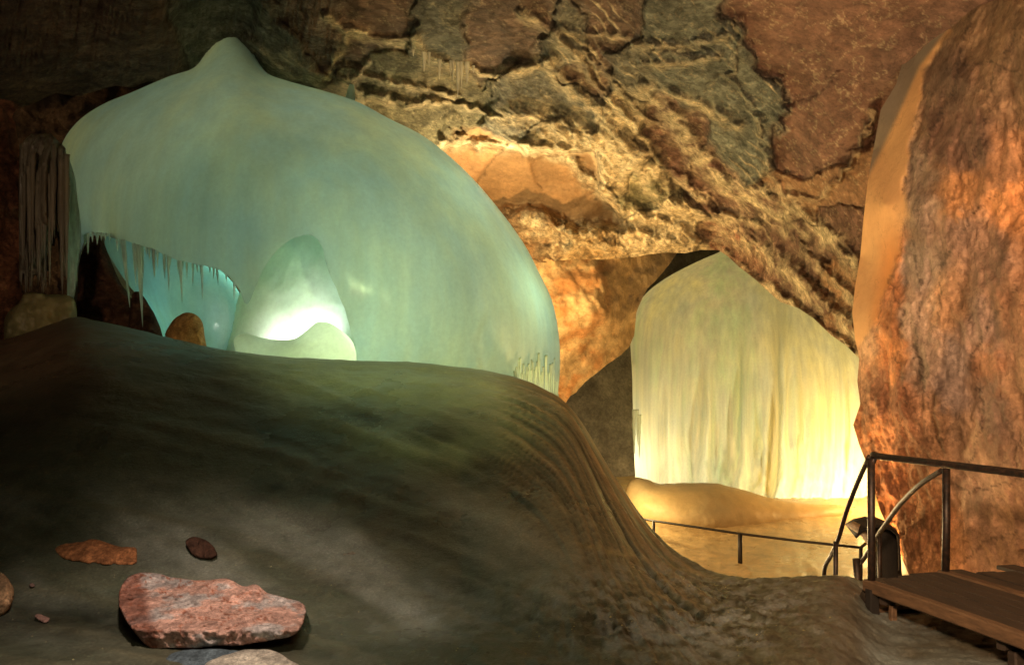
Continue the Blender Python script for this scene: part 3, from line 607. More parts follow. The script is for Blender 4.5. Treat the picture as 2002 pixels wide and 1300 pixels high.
def smoothness(x, y):   # the polished flowstone strip along the edge of the wall
    n = fbm(st(x / 30, y / 55, 5.0), 3) * 12
    return (1 - sstep(-9, 7, x + n - strip_edge(y))) * sstep(20, 60, y) * (1 - sstep(660, 700, y))
def right_disp(x, y, V):
    s = smoothness(x, y)
    q = V * np.array([1, 1, 0.65])
    tall = ridged(V * np.array([2.0, 1.0, 0.55]), 5, 0.6)
    lowr = sstep(700, 800, y) * (1 - sstep(1830, 1880, x))
    return (1 - 0.93 * s) * (-0.10 * tall * (0.6 + 0.8 * lowr) + 0.18 * fbm(q * 1.1, 5, 0.55) - 0.022 * (1 + lowr) * ridged(V * 6, 3)) - 0.05 * s + 0.035 * np.exp(-((x - strip_edge(y) - 9) / 6) ** 2) * sstep(60, 100, y) * (1 - sstep(500, 640, y))
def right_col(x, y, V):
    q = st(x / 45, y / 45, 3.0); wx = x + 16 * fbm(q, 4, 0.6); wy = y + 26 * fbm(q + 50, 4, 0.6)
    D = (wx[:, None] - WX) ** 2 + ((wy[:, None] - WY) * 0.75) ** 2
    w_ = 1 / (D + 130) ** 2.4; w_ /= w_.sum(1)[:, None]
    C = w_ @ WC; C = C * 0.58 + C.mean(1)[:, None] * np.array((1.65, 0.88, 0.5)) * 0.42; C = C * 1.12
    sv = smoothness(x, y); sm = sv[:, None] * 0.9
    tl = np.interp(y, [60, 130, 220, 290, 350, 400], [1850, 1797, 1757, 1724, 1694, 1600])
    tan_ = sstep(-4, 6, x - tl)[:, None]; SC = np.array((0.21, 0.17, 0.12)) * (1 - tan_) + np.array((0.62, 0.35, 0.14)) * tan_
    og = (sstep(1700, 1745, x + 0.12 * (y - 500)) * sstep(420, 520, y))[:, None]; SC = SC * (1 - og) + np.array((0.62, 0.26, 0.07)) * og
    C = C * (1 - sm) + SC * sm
    n = fbm(V * np.array([3, 2, 1.2]), 5, 0.65); C = C * (1 + 0.45 * n * (1 - 0.75 * sv))[:, None]; 
    ck = np.zeros(len(x)); xx = x + 9 * fbm(st(x / 16, y / 16, 8.0), 3); yy = y + 9 * fbm(st(x / 16, y / 16, 14.0), 3)
    for L_ in ([(1900, 20), (1880, 90), (1865, 170), (1820, 260), (1800, 340)], [(1990, 60), (1940, 160), (1925, 260), (1890, 330), (1850, 400)], [(1950, 380), (1900, 420), (1840, 520), (1835, 640)], [(1780, 470), (1800, 560), (1790, 680), (1820, 800), (1850, 900)],
               [(1990, 560), (1930, 640), (1900, 700), (1925, 800), (1900, 900)], [(1740, 540), (1765, 620), (1755, 700), (1775, 790)], [(1990, 940), (1900, 960), (1830, 935)], [(1990, 1040), (1920, 1060), (1880, 1100)], [(1880, 130), (1940, 120), (2000, 150)]):
        ck = np.maximum(ck, np.exp(-(nearest(L_, xx, yy, closed=False)[2] / 2.2) ** 2))
    C = C * (1 - 0.6 * ck)[:, None]
    lw = sstep(700, 800, y) * (1 - sstep(1830, 1880, x)); return np.concatenate([C, np.maximum(0.9 * sv, 0.35 * (1 - 0.8 * lw))[:, None]], 1)
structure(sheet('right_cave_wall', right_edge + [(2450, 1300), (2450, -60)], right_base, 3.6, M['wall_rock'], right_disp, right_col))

# ------------------------------------------------------------------ THE GREAT ICE DOME
dome_out = smooth_poly([(462, -12), (474, 10), (482, 50), (496, 100), (518, 140), (560, 158), (640, 180), (700, 200), (760, 232), (830, 268), (900, 325), (960, 390), (1020, 470), (1055, 535), (1080, 590), (1092, 650), (1095, 710), (1091, 768), (1080, 850), (700, 860), (300, 850), (150, 800), (128, 700), (138, 600), (135, 520), (118, 440), (105, 370), (118, 290), (150, 240), (200, 205), (260, 180), (330, 150), (378, 134), (402, 104), (424, 66), (440, 25), (448, -5)], 5)
dome_hole = smooth_poly([(162, 478), (180, 462), (205, 462), (240, 470), (300, 488), (345, 508), (385, 517), (430, 528), (465, 560), (482, 595), (500, 560), (522, 515), (552, 480), (585, 462), (612, 462), (630, 485), (640, 525), (655, 560), (672, 600), (686, 645), (694, 675), (698, 700), (700, 900), (400, 900), (165, 900), (158, 620), (150, 540)], 4, 2.0)
def dome_disp(x, y, V):
    low = sstep(560, 720, y)
    return 0.10 * fbm(V * np.array([0.45, 0.45, 0.16]), 4) + low * (0.05 * fbm(V * np.array([3.2, 3, 0.4]), 4)) + sstep(930, 950, x + 10 * np.sin((y - 640) / 22)) * (1 - sstep(950, 1060, x)) * sstep(560, 640, y) * -0.12
dome = body('ice_dome', dome_out, 18.6, 4.0, 4.0, 5.0, M['dome_ice'], dome_disp, dome_hole)
tag(dome, 'huge smooth blue-green ice dome glowing in the left half, arch in its base', 'ice dome')
# icicle fringe at the right foot of the dome
def icicle(name, px, y0, y1, wpx, Y, m=None, lean=0.0, knob=0.10, parent=None):
    n, s = 16, 9; V, Fc = [], []; ph = random.random() * 9
    top, bot = at(px, y0, Y), at(px + lean, y1, Y); r0 = wpx / 2 / F * Y
    for i in range(n + 1):
        t = i / n; c = top + (bot - top) * t
        r = r0 * ((1 - t) ** 0.72) * (1 + knob * math.sin(t * 26 + ph) + 0.10 * math.sin(t * 9 + ph * 2)) + 0.0015
        for k in range(s):
            a = 2 * math.pi * k / s; rr = r * (1 + 0.12 * math.sin(3 * a + ph))
            V.append((c[0] + rr * math.cos(a), c[1] + rr * math.sin(a), c[2]))
    for i in range(n):
        for k in range(s):
            a, b = i * s + k, i * s + (k + 1) % s; Fc.append((a, a + s, b + s, b))
    Fc.append(tuple(range(s))); Fc.append(tuple(range(n * s + s - 1, n * s - 1, -1)))
    return link_mesh(name, V, Fc, m or M['icicle'], parent)
for k in range(34):
    x_ = 1006 + 88 * (k + random.uniform(-.4, .4)) / 34
    yb_ = float(np.interp(x_, cpx, cpy)) + 6
    icicle('icicle', x_, yb_ - random.uniform(30, 95) * (0.45 + 0.55 * (x_ - 1006) / 88), yb_, random.uniform(2.6, 5.0), float(np.interp(x_, [1006, 1040, 1070, 1094], [16.35, 16.75, 17.3, 18.3])) - 0.12, m=M['fringe_ice'], parent=dome)
GI = 'icicles hanging from the rim of the dome arch'
arch = [(166, 465, 482, 5, 0), (172, 462, 497, 6, 0), (181, 460, 474, 4, 0), (190, 460, 479, 5, 0), (198, 461, 471, 4, 0), (206, 462, 470, 4, 0), (215, 463, 474, 4, 0), (228, 465, 492, 6, 2),
        (262, 476, 560, 8, 4), (270, 478, 530, 6, 2), (278, 480, 545, 6, 2), (292, 485, 510, 5, 0), (300, 486, 540, 7, 1), (308, 490, 525, 4, 0), (321, 496, 545, 6, 1), (333, 500, 520, 4, 0), (365, 512, 545, 4, 0), (377, 515, 560, 4, 0), (393, 518, 545, 4, 0)]
for k in range(22):
    x_ = random.uniform(250, 470); rim = np.interp(x_, [160, 205, 240, 300, 345, 385, 430, 470], [470, 460, 470, 488, 508, 517, 530, 565]); arch.append((x_, rim, rim + random.choice((10, 16, 24, 36, 60)) * random.uniform(.7, 1.2), random.uniform(2.5, 5), random.uniform(-1, 3)))
arch.sort()
ORD = ['first', 'second', 'third', 'fourth', 'fifth', 'sixth', 'seventh', 'eighth', 'ninth', 'tenth', 'eleventh', 'twelfth', 'thirteenth', 'fourteenth', 'fifteenth', 'sixteenth', 'seventeenth', 'eighteenth', 'nineteenth', 'twentieth']
sections = [(0, 236, 'where the arch rim hangs over the tall dark rock'), (236, 290, 'among the longest slanting icicles of the arch rim'), (290, 345, 'on the rim left of the orange-brown boulder'), (345, 405, 'on the rim above the orange-brown boulder'), (405, 999, 'on the rim right above the round teal bulb')]
cnt = {}
for px, a, b, wd, ln in arch:
    k = [i for i, q in enumerate(sections) if q[0] <= px < q[1]][0]; n_ = cnt.get(k, 0); cnt[k] = n_ + 1
    size = 'stubby' if b - a < 15 else 'short' if b - a < 28 else 'medium' if b - a < 45 else 'long thin'
    tag(icicle('icicle', px, a - 6, b, wd + 1, 16.0, lean=ln), '%s icicle, %s from the left %s' % (size, ORD[n_], sections[k][2]), 'icicle', GI)
tag(icicle('icicle', 238, 460, 602, 11, 16.0, lean=16), 'long slanting icicle at the arch rim, left one of the two longest', 'icicle', GI)
tag(icicle('icicle', 270, 470, 640, 12, 15.9, lean=9), 'longest thin icicle of the arch rim, its tip almost touching the ground', 'icicle', GI)
tag(icicle('icicle', 352, 500, 592, 8, 15.9, lean=4), 'thin long icicle hanging in front of the round teal ice bulb', 'icicle', GI)
# thick hanging ice column at the left of the arch
colm = smooth_poly([(112, 330), (128, 300), (145, 340), (152, 390), (158, 440), (157, 480), (152, 520), (149, 560), (143, 590), (138, 612), (132, 606), (131, 570), (130, 520), (126, 470), (118, 420), (110, 370)], 5)
o = body('ice_column', colm, 15.9, 0.35, 0.35, 3.0, M['icicle'], lambda x, y, V: 0.03 * fbm(V * np.array([4, 4, 0.6]), 3))
tag(o, 'thick pale icicle tapering to a point left of the dome arch', 'icicle')
# pleated curtain at the far left
cb = [(38, 285), (60, 262), (100, 262), (128, 290), (136, 350), (134, 430), (130, 470)]
x_ = 130
while x_ > 40:
    cb.append((x_, 555 + random.uniform(-18, 30) - (60 if 104 < x_ < 118 else 0))); cb.append((x_ - 4, 520 + random.uniform(-25, 20) - (60 if 104 < x_ < 118 else 0))); x_ -= 8
cb += [(38, 560), (36, 400)]
def curt_disp(x, y, V): return 0.32 * fbm(V * np.array([4.5, 3, 0.25]), 5, 0.6)
o = body('ice_curtain', cb, 15.6, 0.45, 0.4, 2.5, M['curtain'], curt_disp, power=0.35)
for k in range(34):
    x_ = random.uniform(40, 131)
    icicle('icicle', x_, random.uniform(280, 430), random.uniform(500, 575) - (90 if 102 < x_ < 120 else 0), random.uniform(7, 15), random.uniform(14.95, 15.35), m=M['curtain'], lean=random.uniform(-2, 2), parent=o)
tag(o, 'brown pleated curtain of fused icicles at the far left edge', 'ice curtain')
o = body('ice_block', smooth_poly([(8, 640), (15, 612), (38, 590), (52, 572), (90, 575), (135, 578), (150, 600), (145, 650), (110, 690), (20, 690)], 4, 1.5), 15.6, 0.6, 0.8, 4.0, M['dull_ice'], rough_disp(0.16, 1.6, 3), power=0.35)
tag(o, 'squat greenish-yellow block of ice under the brown ice curtain', 'ice block')

# things inside the arch
o = body('ice_bulb', smooth_poly([(205, 470), (250, 440), (330, 470), (390, 512), (430, 528), (460, 560), (480, 600), (480, 640), (462, 672), (470, 700), (440, 760), (330, 760), (316, 660), (300, 620), (270, 580), (232, 530)], 5), 18.0, 1.5, 1.4, 4.0, M['dome_ice'], lambda x, y, V: 0.05 * fbm(V * 0.9, 4))
tag(o, 'round teal bulb of ice inside the left of the arch, narrow at its foot', 'ice bulb')
o = body('ice_mound', smooth_poly([(458, 662), (480, 652), (520, 662), (570, 664), (595, 650), (620, 630), (645, 632), (672, 650), (690, 670), (697, 700), (690, 730), (600, 760), (480, 740), (462, 690)], 5), 15.4, 0.6, 0.3, 3.5, M['mound_ice'], rough_disp(0.03, 1.5, 7))
tag(o, 'low pale green mound of ice at the bottom of the bright opening', 'ice mound')
o = body('ice_lobe', smooth_poly([(440, 780), (450, 650), (470, 570), (505, 490), (550, 440), (610, 425), (660, 450), (700, 520), (735, 620), (750, 780)], 5), 17.2, 0.8, 0.7, 4.0, M['lobe_ice'], rough_disp(0.018, 1.2, 5))
tag(o, 'tall glowing lobe of teal and white ice filling the bright opening', 'ice lobe')
def rk_col(c, v=0.5, s=2.0): return lambda x, y, V: np.array(c) * (1 + v * fbm(V * s, 4))[:, None]
o = body('rock_slab', smooth_poly([(140, 720), (150, 600), (158, 500), (190, 450), (205, 480), (232, 545), (262, 590), (300, 640), (310, 700)], 4, 2), 17.4, 0.5, 1.2, 4.0, M['rock'], rough_disp(0.2, 1.2, 6), colour=rk_col((0.16, 0.075, 0.04)))
tag(o, 'tall dark brown rock behind the longest icicles inside the dome arch', 'rock')
o = body('boulder', smooth_poly([(252, 720), (256, 590), (268, 570), (282, 582), (300, 610), (318, 655), (325, 720)], 4, 1), 16.6, 0.35, 0.35, 3.0, M['rock'], rough_disp(0.1, 2, 8), colour=rk_col((0.13, 0.06, 0.035)))
tag(o, 'small pointed dark rock between the icicle tips and the teal ice bulb', 'boulder')
o = body('boulder', smooth_poly([(322, 662), (330, 638), (345, 620), (365, 611), (385, 616), (397, 635), (400, 660), (406, 720), (330, 720)], 4, 1), 15.7, 0.4, 0.4, 3.0, M['boulder'], rough_disp(0.06, 2.5, 8), colour=rk_col((0.42, 0.21, 0.07)))
tag(o, 'rounded orange-brown boulder standing in front of the teal ice bulb', 'boulder')
# cones of ice on top of the dome
for px, a, b, wd, Y, lab in ((686, 142, 196, 20, 19.0, 'small green ice cone standing on the right shoulder of the dome'), (312, 152, 175, 16, 19.0, 'tiny grey ice cone on the dark left shoulder of the dome')):
    V, Fc = [], []; n = 10; s = 12
    for i in range(n + 1):
        t = i / n; c = at(px + 2 * math.sin(t * 5), a + (b + 8 - a) * t, Y); r = wd / 2 / F * Y * (t ** 0.8) + 0.003
        for k in range(s): ang = 2 * math.pi * k / s; V.append((c[0] + r * math.cos(ang) * (1 + 0.15 * math.sin(k * 2.1 + i)), c[1] + r * math.sin(ang), c[2]))
    for i in range(n):
        for k in range(s): p0, p1 = i * s + k, i * s + (k + 1) % s; Fc.append((p0, p1, p1 + s, p0 + s))
    Fc.append(tuple(range(s))); tag(link_mesh('ice_cone', V, Fc, M['dome_ice']), lab, 'ice cone')
# icicles under the ceiling ledge
GC = 'pale icicles hanging from the ceiling ledge above the dome'
for px, a, b, wd, lab in ((829, 108, 141, 10, 'short wide ceiling icicle, leftmost of the pale row under the ledge'), (839, 108, 130, 5, 'small ceiling icicle touching the right side of the leftmost pale one'), (859, 122, 156, 7, 'lone ceiling icicle between the leftmost one and the main bunch'),
    (881, 124, 150, 5, 'thin ceiling icicle at the left end of the main bunch'), (886, 124, 158, 6, 'thin ceiling icicle second from the left in the main bunch'), (895, 126, 191, 9, 'longest pale icicle in the middle of the ceiling ledge bunch'), (902, 126, 174, 8, 'second longest ceiling icicle, just right of the longest one'),
    (913, 127, 164, 10, 'broad blunt ceiling icicle at the right end of the bunch'), (926, 134, 143, 4, 'tiny stub of ceiling icicle alone right of the main bunch'), (808, 102, 111, 4, 'tiny stub of ceiling icicle alone left of all the others')):
    Yd = 15.6
    tag(icicle('ceiling_icicle', px, a - 5, b, wd + 1, Yd, m=M['frost']), lab or 'one of the short thin ceiling icicles under the pale ledge', 'icicle', GC)

# ------------------------------------------------------------------ FAR YELLOW-GREEN ICE MASS
fi = smooth_poly([(1232, 650), (1240, 610), (1262, 575), (1300, 545), (1350, 518), (1400, 496), (1450, 480), (1600, 520), (1720, 640), (1790, 800), (1800, 1000), (1740, 1040), (1600, 1045), (1450, 1045), (1300, 1040), (1250, 1020), (1242, 930), (1238, 840), (1236, 740)], 5)
def far_disp(x, y, V):
    low = sstep(640, 860, y)
    return low * (0.42 * fbm(V * np.array([2.0, 0.4, 0.05]), 5, 0.6)) - 0.25 * low * np.abs(np.sin(V[:, 0] * 2.3 + 1.4 * fbm(V * np.array([0.8, 0.5, 0.05]), 2))) + 0.3 * fbm(V * np.array([0.35, 0.3, 0.06]), 3) + 0.5 * np.exp(-((x - 1530 - (y - 700) * 0.02) / 16) ** 2) * sstep(560, 700, y)
o = body('ice_fall', fi, 40.0, 4.2, 3.0, 5.0, M['far_ice'], far_disp, power=0.42)
tag(o, 'tall yellow-green ice fall glowing in the far chamber on the right', 'ice fall')
ic = o
for px, a, b, wd in ((1240, 800, 893, 9), (1250, 810, 897, 8), (1246, 800, 870, 6)):
    icicle('icicle', px, a, b, wd, 38.0, m=M['white_ice'], parent=ic)
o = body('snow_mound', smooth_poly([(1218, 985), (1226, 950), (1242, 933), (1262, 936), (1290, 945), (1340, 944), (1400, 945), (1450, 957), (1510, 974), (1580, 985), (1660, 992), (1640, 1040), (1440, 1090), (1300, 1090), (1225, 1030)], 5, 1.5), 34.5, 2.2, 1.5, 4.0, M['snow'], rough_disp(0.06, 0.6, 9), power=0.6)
tag(o, 'bright yellow snow mound at the left foot of the far ice fall', 'snow mound')

# ------------------------------------------------------------------ FOREGROUND STONES
def on_ground(px, yb, yt, rise=0.35):
    g = gY(px, yb) + (0.05 if rise > 0.15 else -0.03)
    return lambda x, y: g + rise * (yb - y) / max(yb - yt, 1)
def slab_base(y_top, Y_top, y_mid, Y_mid, y_bot, Y_bot):
    return lambda x, y: np.interp(y, [y_top, y_mid, y_bot], [Y_top, Y_mid, Y_bot])
def pink(x, y, V):
    n = fbm(V * 2.2, 5, 0.6); n2 = fbm(V * np.array([2.4, 2.4, 7]) + 7, 4, 0.6)
    C = np.array((0.66, 0.38, 0.29)) * (1 + 0.25 * n)[:, None]
    w_ = np.clip((n2 - 0.02) * 3.5, 0, 0.85)[:, None]; C = C * (1 - w_) + np.array((0.56, 0.50, 0.46)) * w_
    r = np.clip(1 - np.abs(fbm(V * 2.3 + 3, 5, 0.6)) / 0.07, 0, 0.9)[:, None]; C = C * (1 - r) + np.array((0.42, 0.13, 0.06)) * r
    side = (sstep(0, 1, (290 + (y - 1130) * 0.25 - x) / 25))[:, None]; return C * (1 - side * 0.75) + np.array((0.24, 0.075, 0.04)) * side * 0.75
bp = [(232, 1178), (236, 1145), (262, 1122), (300, 1119), (345, 1130), (400, 1134), (445, 1131), (475, 1146), (500, 1141), (522, 1158), (560, 1168), (594, 1180), (597, 1203), (580, 1238), (545, 1248), (500, 1256), (470, 1262), (420, 1262), (380, 1268), (330, 1266), (300, 1273), (278, 1252), (252, 1222), (240, 1200)]
o = body('boulder', smooth_poly(bp, 3, 2.0), slab_base(1118, gY(410, 1262) + 1.15, 1232, gY(410, 1262) + 0.02, 1272, gY(410, 1262)), 0.12, 0.55, 2.6, M['boulder'], lambda x, y, V: -0.05 * ridged(V * 3.5, 5, 0.6) + 0.03 * fbm(V * 1.5, 3), power=0.2, colour=pink)
tag(o, 'large flat pink boulder with reddish veins in the left foreground', 'boulder')
def stone(pts, base, tf, tb, c, lab, name='stone', step=2.4, m='boulder', pw=0.4, cat='stone', amp=0.02):
    o = body(name, smooth_poly(pts, 4, 2.6 if max(p[0] for p in pts) - min(p[0] for p in pts) > 60 else 1.2), base, tf, tb, step, M[m], lambda x, y, V: -amp * ridged(V * 5, 4), power=pw, colour=rk_col(c, 0.5, 5.0)); return tag(o, lab, cat)
stone([(110, 1068), (150, 1060), (180, 1054), (205, 1058), (230, 1068), (262, 1070), (268, 1080), (266, 1100), (240, 1104), (170, 1100), (120, 1090)], on_ground(190, 1100, 1054, 0.3), 0.08, 0.3, (0.46, 0.18, 0.07), 'orange broken stone half sunk in the ice behind the pink boulder')
stone([(362, 1060), (375, 1050), (395, 1052), (418, 1070), (425, 1085), (405, 1092), (380, 1085)], on_ground(395, 1088, 1050, 0.12), 0.04, 0.2, (0.11, 0.05, 0.03), 'dark red stone frozen in the ice above the pink boulder')
stone([(655, 1074), (668, 1066), (690, 1065), (708, 1072), (706, 1082), (680, 1086), (662, 1082)], on_ground(680, 1084, 1065, 0.2), 0.03, 0.15, (0.34, 0.28, 0.2), 'small pale flat stone alone on the dark ice slope')
stone([(-20, 1120), (0, 1118), (14, 1128), (26, 1150), (24, 1178), (8, 1200), (-20, 1205)], on_ground(0, 1200, 1118, 0.2), 0.15, 0.15, (0.5, 0.3, 0.16), 'pale orange stone cut off by the left edge of the picture')
stone([(68, 1205), (74, 1199), (86, 1203), (97, 1208), (94, 1215), (82, 1216)], on_ground(82, 1215, 1199, 0.1), 0.02, 0.05, (0.5, 0.28, 0.22), 'tiny pink pebble left of the pink boulder', name='pebble', step=1.6, amp=0.004)
stone([(57, 1143), (62, 1139), (68, 1143), (66, 1146), (60, 1147)], on_ground(62, 1147, 1139, 0.05), 0.01, 0.03, (0.5, 0.3, 0.25), 'very tiny pink pebble near the left edge', name='pebble', step=1.4, amp=0.002)
stone([(400, 1300), (425, 1284), (470, 1272), (500, 1268), (535, 1272), (560, 1285), (585, 1305), (560, 1330), (430, 1330)], on_ground(490, 1318, 1268, 0.35), 0.05, 0.3, (0.55, 0.48, 0.38), 'cream stone at the bottom edge below the pink boulder')
stone([(325, 1285), (350, 1272), (400, 1268), (450, 1268), (470, 1276), (440, 1292), (380, 1305), (335, 1305)], on_ground(400, 1300, 1268, 0.2), 0.04, 0.25, (0.14, 0.18, 0.20), 'blue-grey lump of ice wedged under the pink boulder', name='ice_lump')

# loose ice chips on the crust
V, Fc = [], []
for k in range(260):
    if k % 3: px_, py_ = random.gauss(1230, 170), random.gauss(1200, 50)
    else: px_, py_ = random.uniform(20, 900), random.uniform(1080, 1295)
    if 225 < px_ < 610 and 1110 < py_ < 1285: continue
    g_ = gY(px_, py_); c_ = at(px_, py_, g_); r_ = random.choice((0.003, 0.005, 0.007, 0.010)) * random.uniform(.7, 1.3); b0 = len(V)
    for q_ in ((1, 0, -.4), (-.5, .9, -.4), (-.5, -.9, -.4), (.2, .1, .9)): V.append(tuple(c_ + np.array(q_) * r_ * np.array([random.uniform(.7, 1.5), 1, random.uniform(.5, 1)])))
    Fc += [(b0, b0 + 1, b0 + 3), (b0 + 1, b0 + 2, b0 + 3), (b0 + 2, b0, b0 + 3), (b0, b0 + 2, b0 + 1)]
tag(link_mesh('ice_chips', V, Fc, M['dull_ice'], smooth=False), 'tiny white ice chips strewn over the dark foreground ice', 'ice chips', kind='stuff')
# ------------------------------------------------------------------ METALWORK AND WALKWAY
def simple_mat(name, c, rough, metal=0.0, rust=None, ns=30.0, bd=0.004):
    m, nt, out = mat(name)
    p = N(nt, 'ShaderNodeBsdfPrincipled', Roughness=rough, Metallic=metal)
    pos = coords(nt); n1 = N(nt, 'ShaderNodeTexNoise', Scale=ns, Detail=6.0, Roughness=0.7); nt.links.new(pos, n1.inputs['Vector'])
    c2 = rust or tuple(min(1, v * 1.6) for v in c[:3]) + (1,)
    nt.links.new(mixc(nt, ramp(nt, n1.outputs['Fac'], [(0.45, gray(0)), (0.62, gray(1))]), c, c2), p.inputs['Base Color'])
    nt.links.new(bump(nt, n1.outputs['Fac'], 0.5, bd), p.inputs['Normal']); nt.links.new(p.outputs[0], out.inputs[0]); return m
M['iron'] = simple_mat('dark_iron', (0.008, 0.006, 0.005, 1), 0.5, 0.3, (0.035, 0.018, 0.011, 1))
M['black'] = simple_mat('black_paint', (0.004, 0.0035, 0.003, 1), 0.9, 0.0, (0.008, 0.006, 0.005, 1))
M['white'] = simple_mat('white_enamel', (0.42, 0.38, 0.28, 1), 0.35)
def wood_mat(name, c1, c2, rotz):
    m, nt, out = mat(name)
    p = N(nt, 'ShaderNodeBsdfPrincipled', Roughness=0.7)
    tc = coords(nt, (14, 1.0, 14), (0, 0, rotz))
    n1 = N(nt, 'ShaderNodeTexNoise', Scale=1.6, Detail=10.0, Roughness=0.7); nt.links.new(tc, n1.inputs['Vector'])
    nt.links.new(ramp(nt, n1.outputs['Fac'], [(0.3, c1), (0.7, c2)]), p.inputs['Base Color'])
    nt.links.new(bump(nt, n1.outputs['Fac'], 0.8, 0.01), p.inputs['Normal']); nt.links.new(p.outputs[0], out.inputs[0]); return m
RZ = math.atan2(0.222, 1.0)
M['deck'] = wood_mat('dark_wet_wood', (0.010, 0.008, 0.006, 1), (0.042, 0.031, 0.023, 1), -RZ)
M['beam'] = wood_mat('pale_wood_edge', (0.05, 0.032, 0.019, 1), (0.16, 0.10, 0.055, 1), -RZ)

def tube(pts, r, s=10, caps=True):
    P = [Vector([float(c) for c in p]) for p in pts]; V, Fc = [], []
    n0 = None
    for i, p in enumerate(P):
        t = (P[min(i + 1, len(P) - 1)] - P[max(i - 1, 0)]).normalized()
        if n0 is None: n0 = t.cross(Vector((0.13, 0.31, 1))).normalized() if abs(t.z) < 0.9 else t.cross(Vector((1, 0.2, 0))).normalized()
        n0 = (n0 - t * n0.dot(t)).normalized(); b = t.cross(n0)
        for k in range(s):
            a = 2 * math.pi * k / s; V.append(p + (n0 * math.cos(a) + b * math.sin(a)) * r)
    for i in range(len(P) - 1):
        for k in range(s): a, b_ = i * s + k, i * s + (k + 1) % s; Fc.append((a, b_, b_ + s, a + s))
    if caps: Fc.append(tuple(range(s))[::-1]); Fc.append(tuple(range((len(P) - 1) * s, len(P) * s)))
    return V, Fc
def curve(pts, n=8):
    P = np.array([[float(c) for c in p] for p in pts]); P = np.vstack([2 * P[0] - P[1], P, 2 * P[-1] - P[-2]]); out = []
    for i in range(1, len(P) - 2):
        for k in range(n):
            t = k / n; out.append(0.5 * (2 * P[i] + (P[i + 1] - P[i - 1]) * t + (2 * P[i - 1] - 5 * P[i] + 4 * P[i + 1] - P[i + 2]) * t * t + (3 * P[i] - P[i - 1] - 3 * P[i + 1] + P[i + 2]) * t ** 3))
    out.append(P[-2]); return out
def part(name, VF, m, parent): return link_mesh(name, VF[0], VF[1], m, parent)
def beam(p0, p1, wdt, hgt):
    """rectangular bar with softened edges from p0 to p1 (centre line)"""
    p0, p1 = Vector([float(v) for v in p0]), Vector([float(v) for v in p1]); t = (p1 - p0).normalized()
    up = Vector((0, 0, 1)) if abs(t.z) < 0.9 else Vector((0.222, -1, 0)).normalized()
    sd = t.cross(up).normalized(); up = sd.cross(t)
    c = min(wdt, hgt) * 0.14; a, b = wdt / 2, hgt / 2
    prof = [(a - c, b), (a, b - c), (a, -b + c), (a - c, -b), (-a + c, -b), (-a, -b + c), (-a, b - c), (-a + c, b)]
    V, Fc = [], []; n = 12
    for i in range(n + 1):
        p = p0 + (p1 - p0) * (i / n); jx, jz = random.uniform(-.002, .002), random.uniform(-.002, .002)
        for x, z in prof: V.append(p + sd * (x + jx) + up * (z + jz))
    for i in range(n):
        for k in range(8): q0, q1 = i * 8 + k, i * 8 + (k + 1) % 8; Fc.append((q0, q1, q1 + 8, q0 + 8))
    Fc.append(tuple(range(8))[::-1]); Fc.append(tuple(range(n * 8, n * 8 + 8)))
    return V, Fc
def part_flat(name, VF, m, parent):
    o = link_mesh(name, VF[0], VF[1], m, parent, smooth=False); return o
DZ = 0.08
P1 = np.array([(1703 - 1001) / F * 7.26, 7.26, DZ]); P2 = np.array([(1850 - 1001) / F * 7.6, 7.6, DZ]); D = np.array([0.222, -1, 0.0])
H1, H2 = 1.025, 0.90
def up(p, h): return p + np.array([0, 0, h])
# near railing
r1 = empty('railing', P1); tag(r1, 'near dark iron railing with the bent end going down left of the stairs', 'railing')
top = curve([up(P1, H1 - 0.05) + [0, 0, -0.03], up(P1, H1) + [0.025, -0.02, 0]] + [up(P1 + D * s, H1) for s in (0.1, 1, 2.2, 3.2)], 6)
part('top_rail', tube(top, 0.027), M['iron'], r1)
part('post', tube([P1 + [0.004, 0, -0.30], up(P1, 0.5) + [0.002, 0, 0], up(P1, H1 - 0.02)], 0.031), M['iron'], r1)
part('post', tube([up(P1 + D * 2.9, -0.3), up(P1 + D * 2.9, H1)], 0.031), M['iron'], r1)
def P_(px, py, Y): return at(px, py, Y)
part('stair_handrail', tube(curve([up(P1, H1 - 0.01) + [-0.01, 0.01, 0], P_(1676, 945, 7.55), P_(1655, 1000, 7.79), P_(1640, 1050, 7.97), P_(1625, 1085, 8.2), P_(1613, 1108, 8.34), P_(1611, 1135, 8.4), P_(1611, 1160, 8.4)], 6), 0.020), M['iron'], r1)
part('baluster', tube([P_(1634, 1058, 8.03), P_(1633, 1200, 8.03)], 0.022), M['iron'], r1)
# far railing
r2 = empty('railing', P2); tag(r2, 'dark iron railing on the wall side with the curved handrail going down', 'railing')
part('top_rail', tube([up(P2 + D * s, H2 + 0.02) for s in (-0.02, 0.5, 1.2, 2.2, 3.2)], 0.030), M['iron'], r2)
part('post', tube([P2 + [-0.01, 0, -0.2], up(P2, 0.4), up(P2, H2)], 0.034), M['iron'], r2)
part('stair_handrail', tube(curve([up(P2, H2) + [-0.01, 0.02, -0.02], P_(1800, 946, 7.95), P_(1762, 983, 8.4), P_(1738, 1015, 8.75), P_(1713, 1052, 9.05), P_(1690, 1090, 9.36), P_(1678, 1105, 9.4)], 6), 0.024), M['iron'], r2)
part('baluster', tube([P_(1719, 1040, 9.0), P_(1720, 1190, 9.0)], 0.024), M['iron'], r2)
part('baluster', tube([P_(1674, 1092, 9.4), P_(1682, 1200, 9.45)], 0.040), M['iron'], r2)
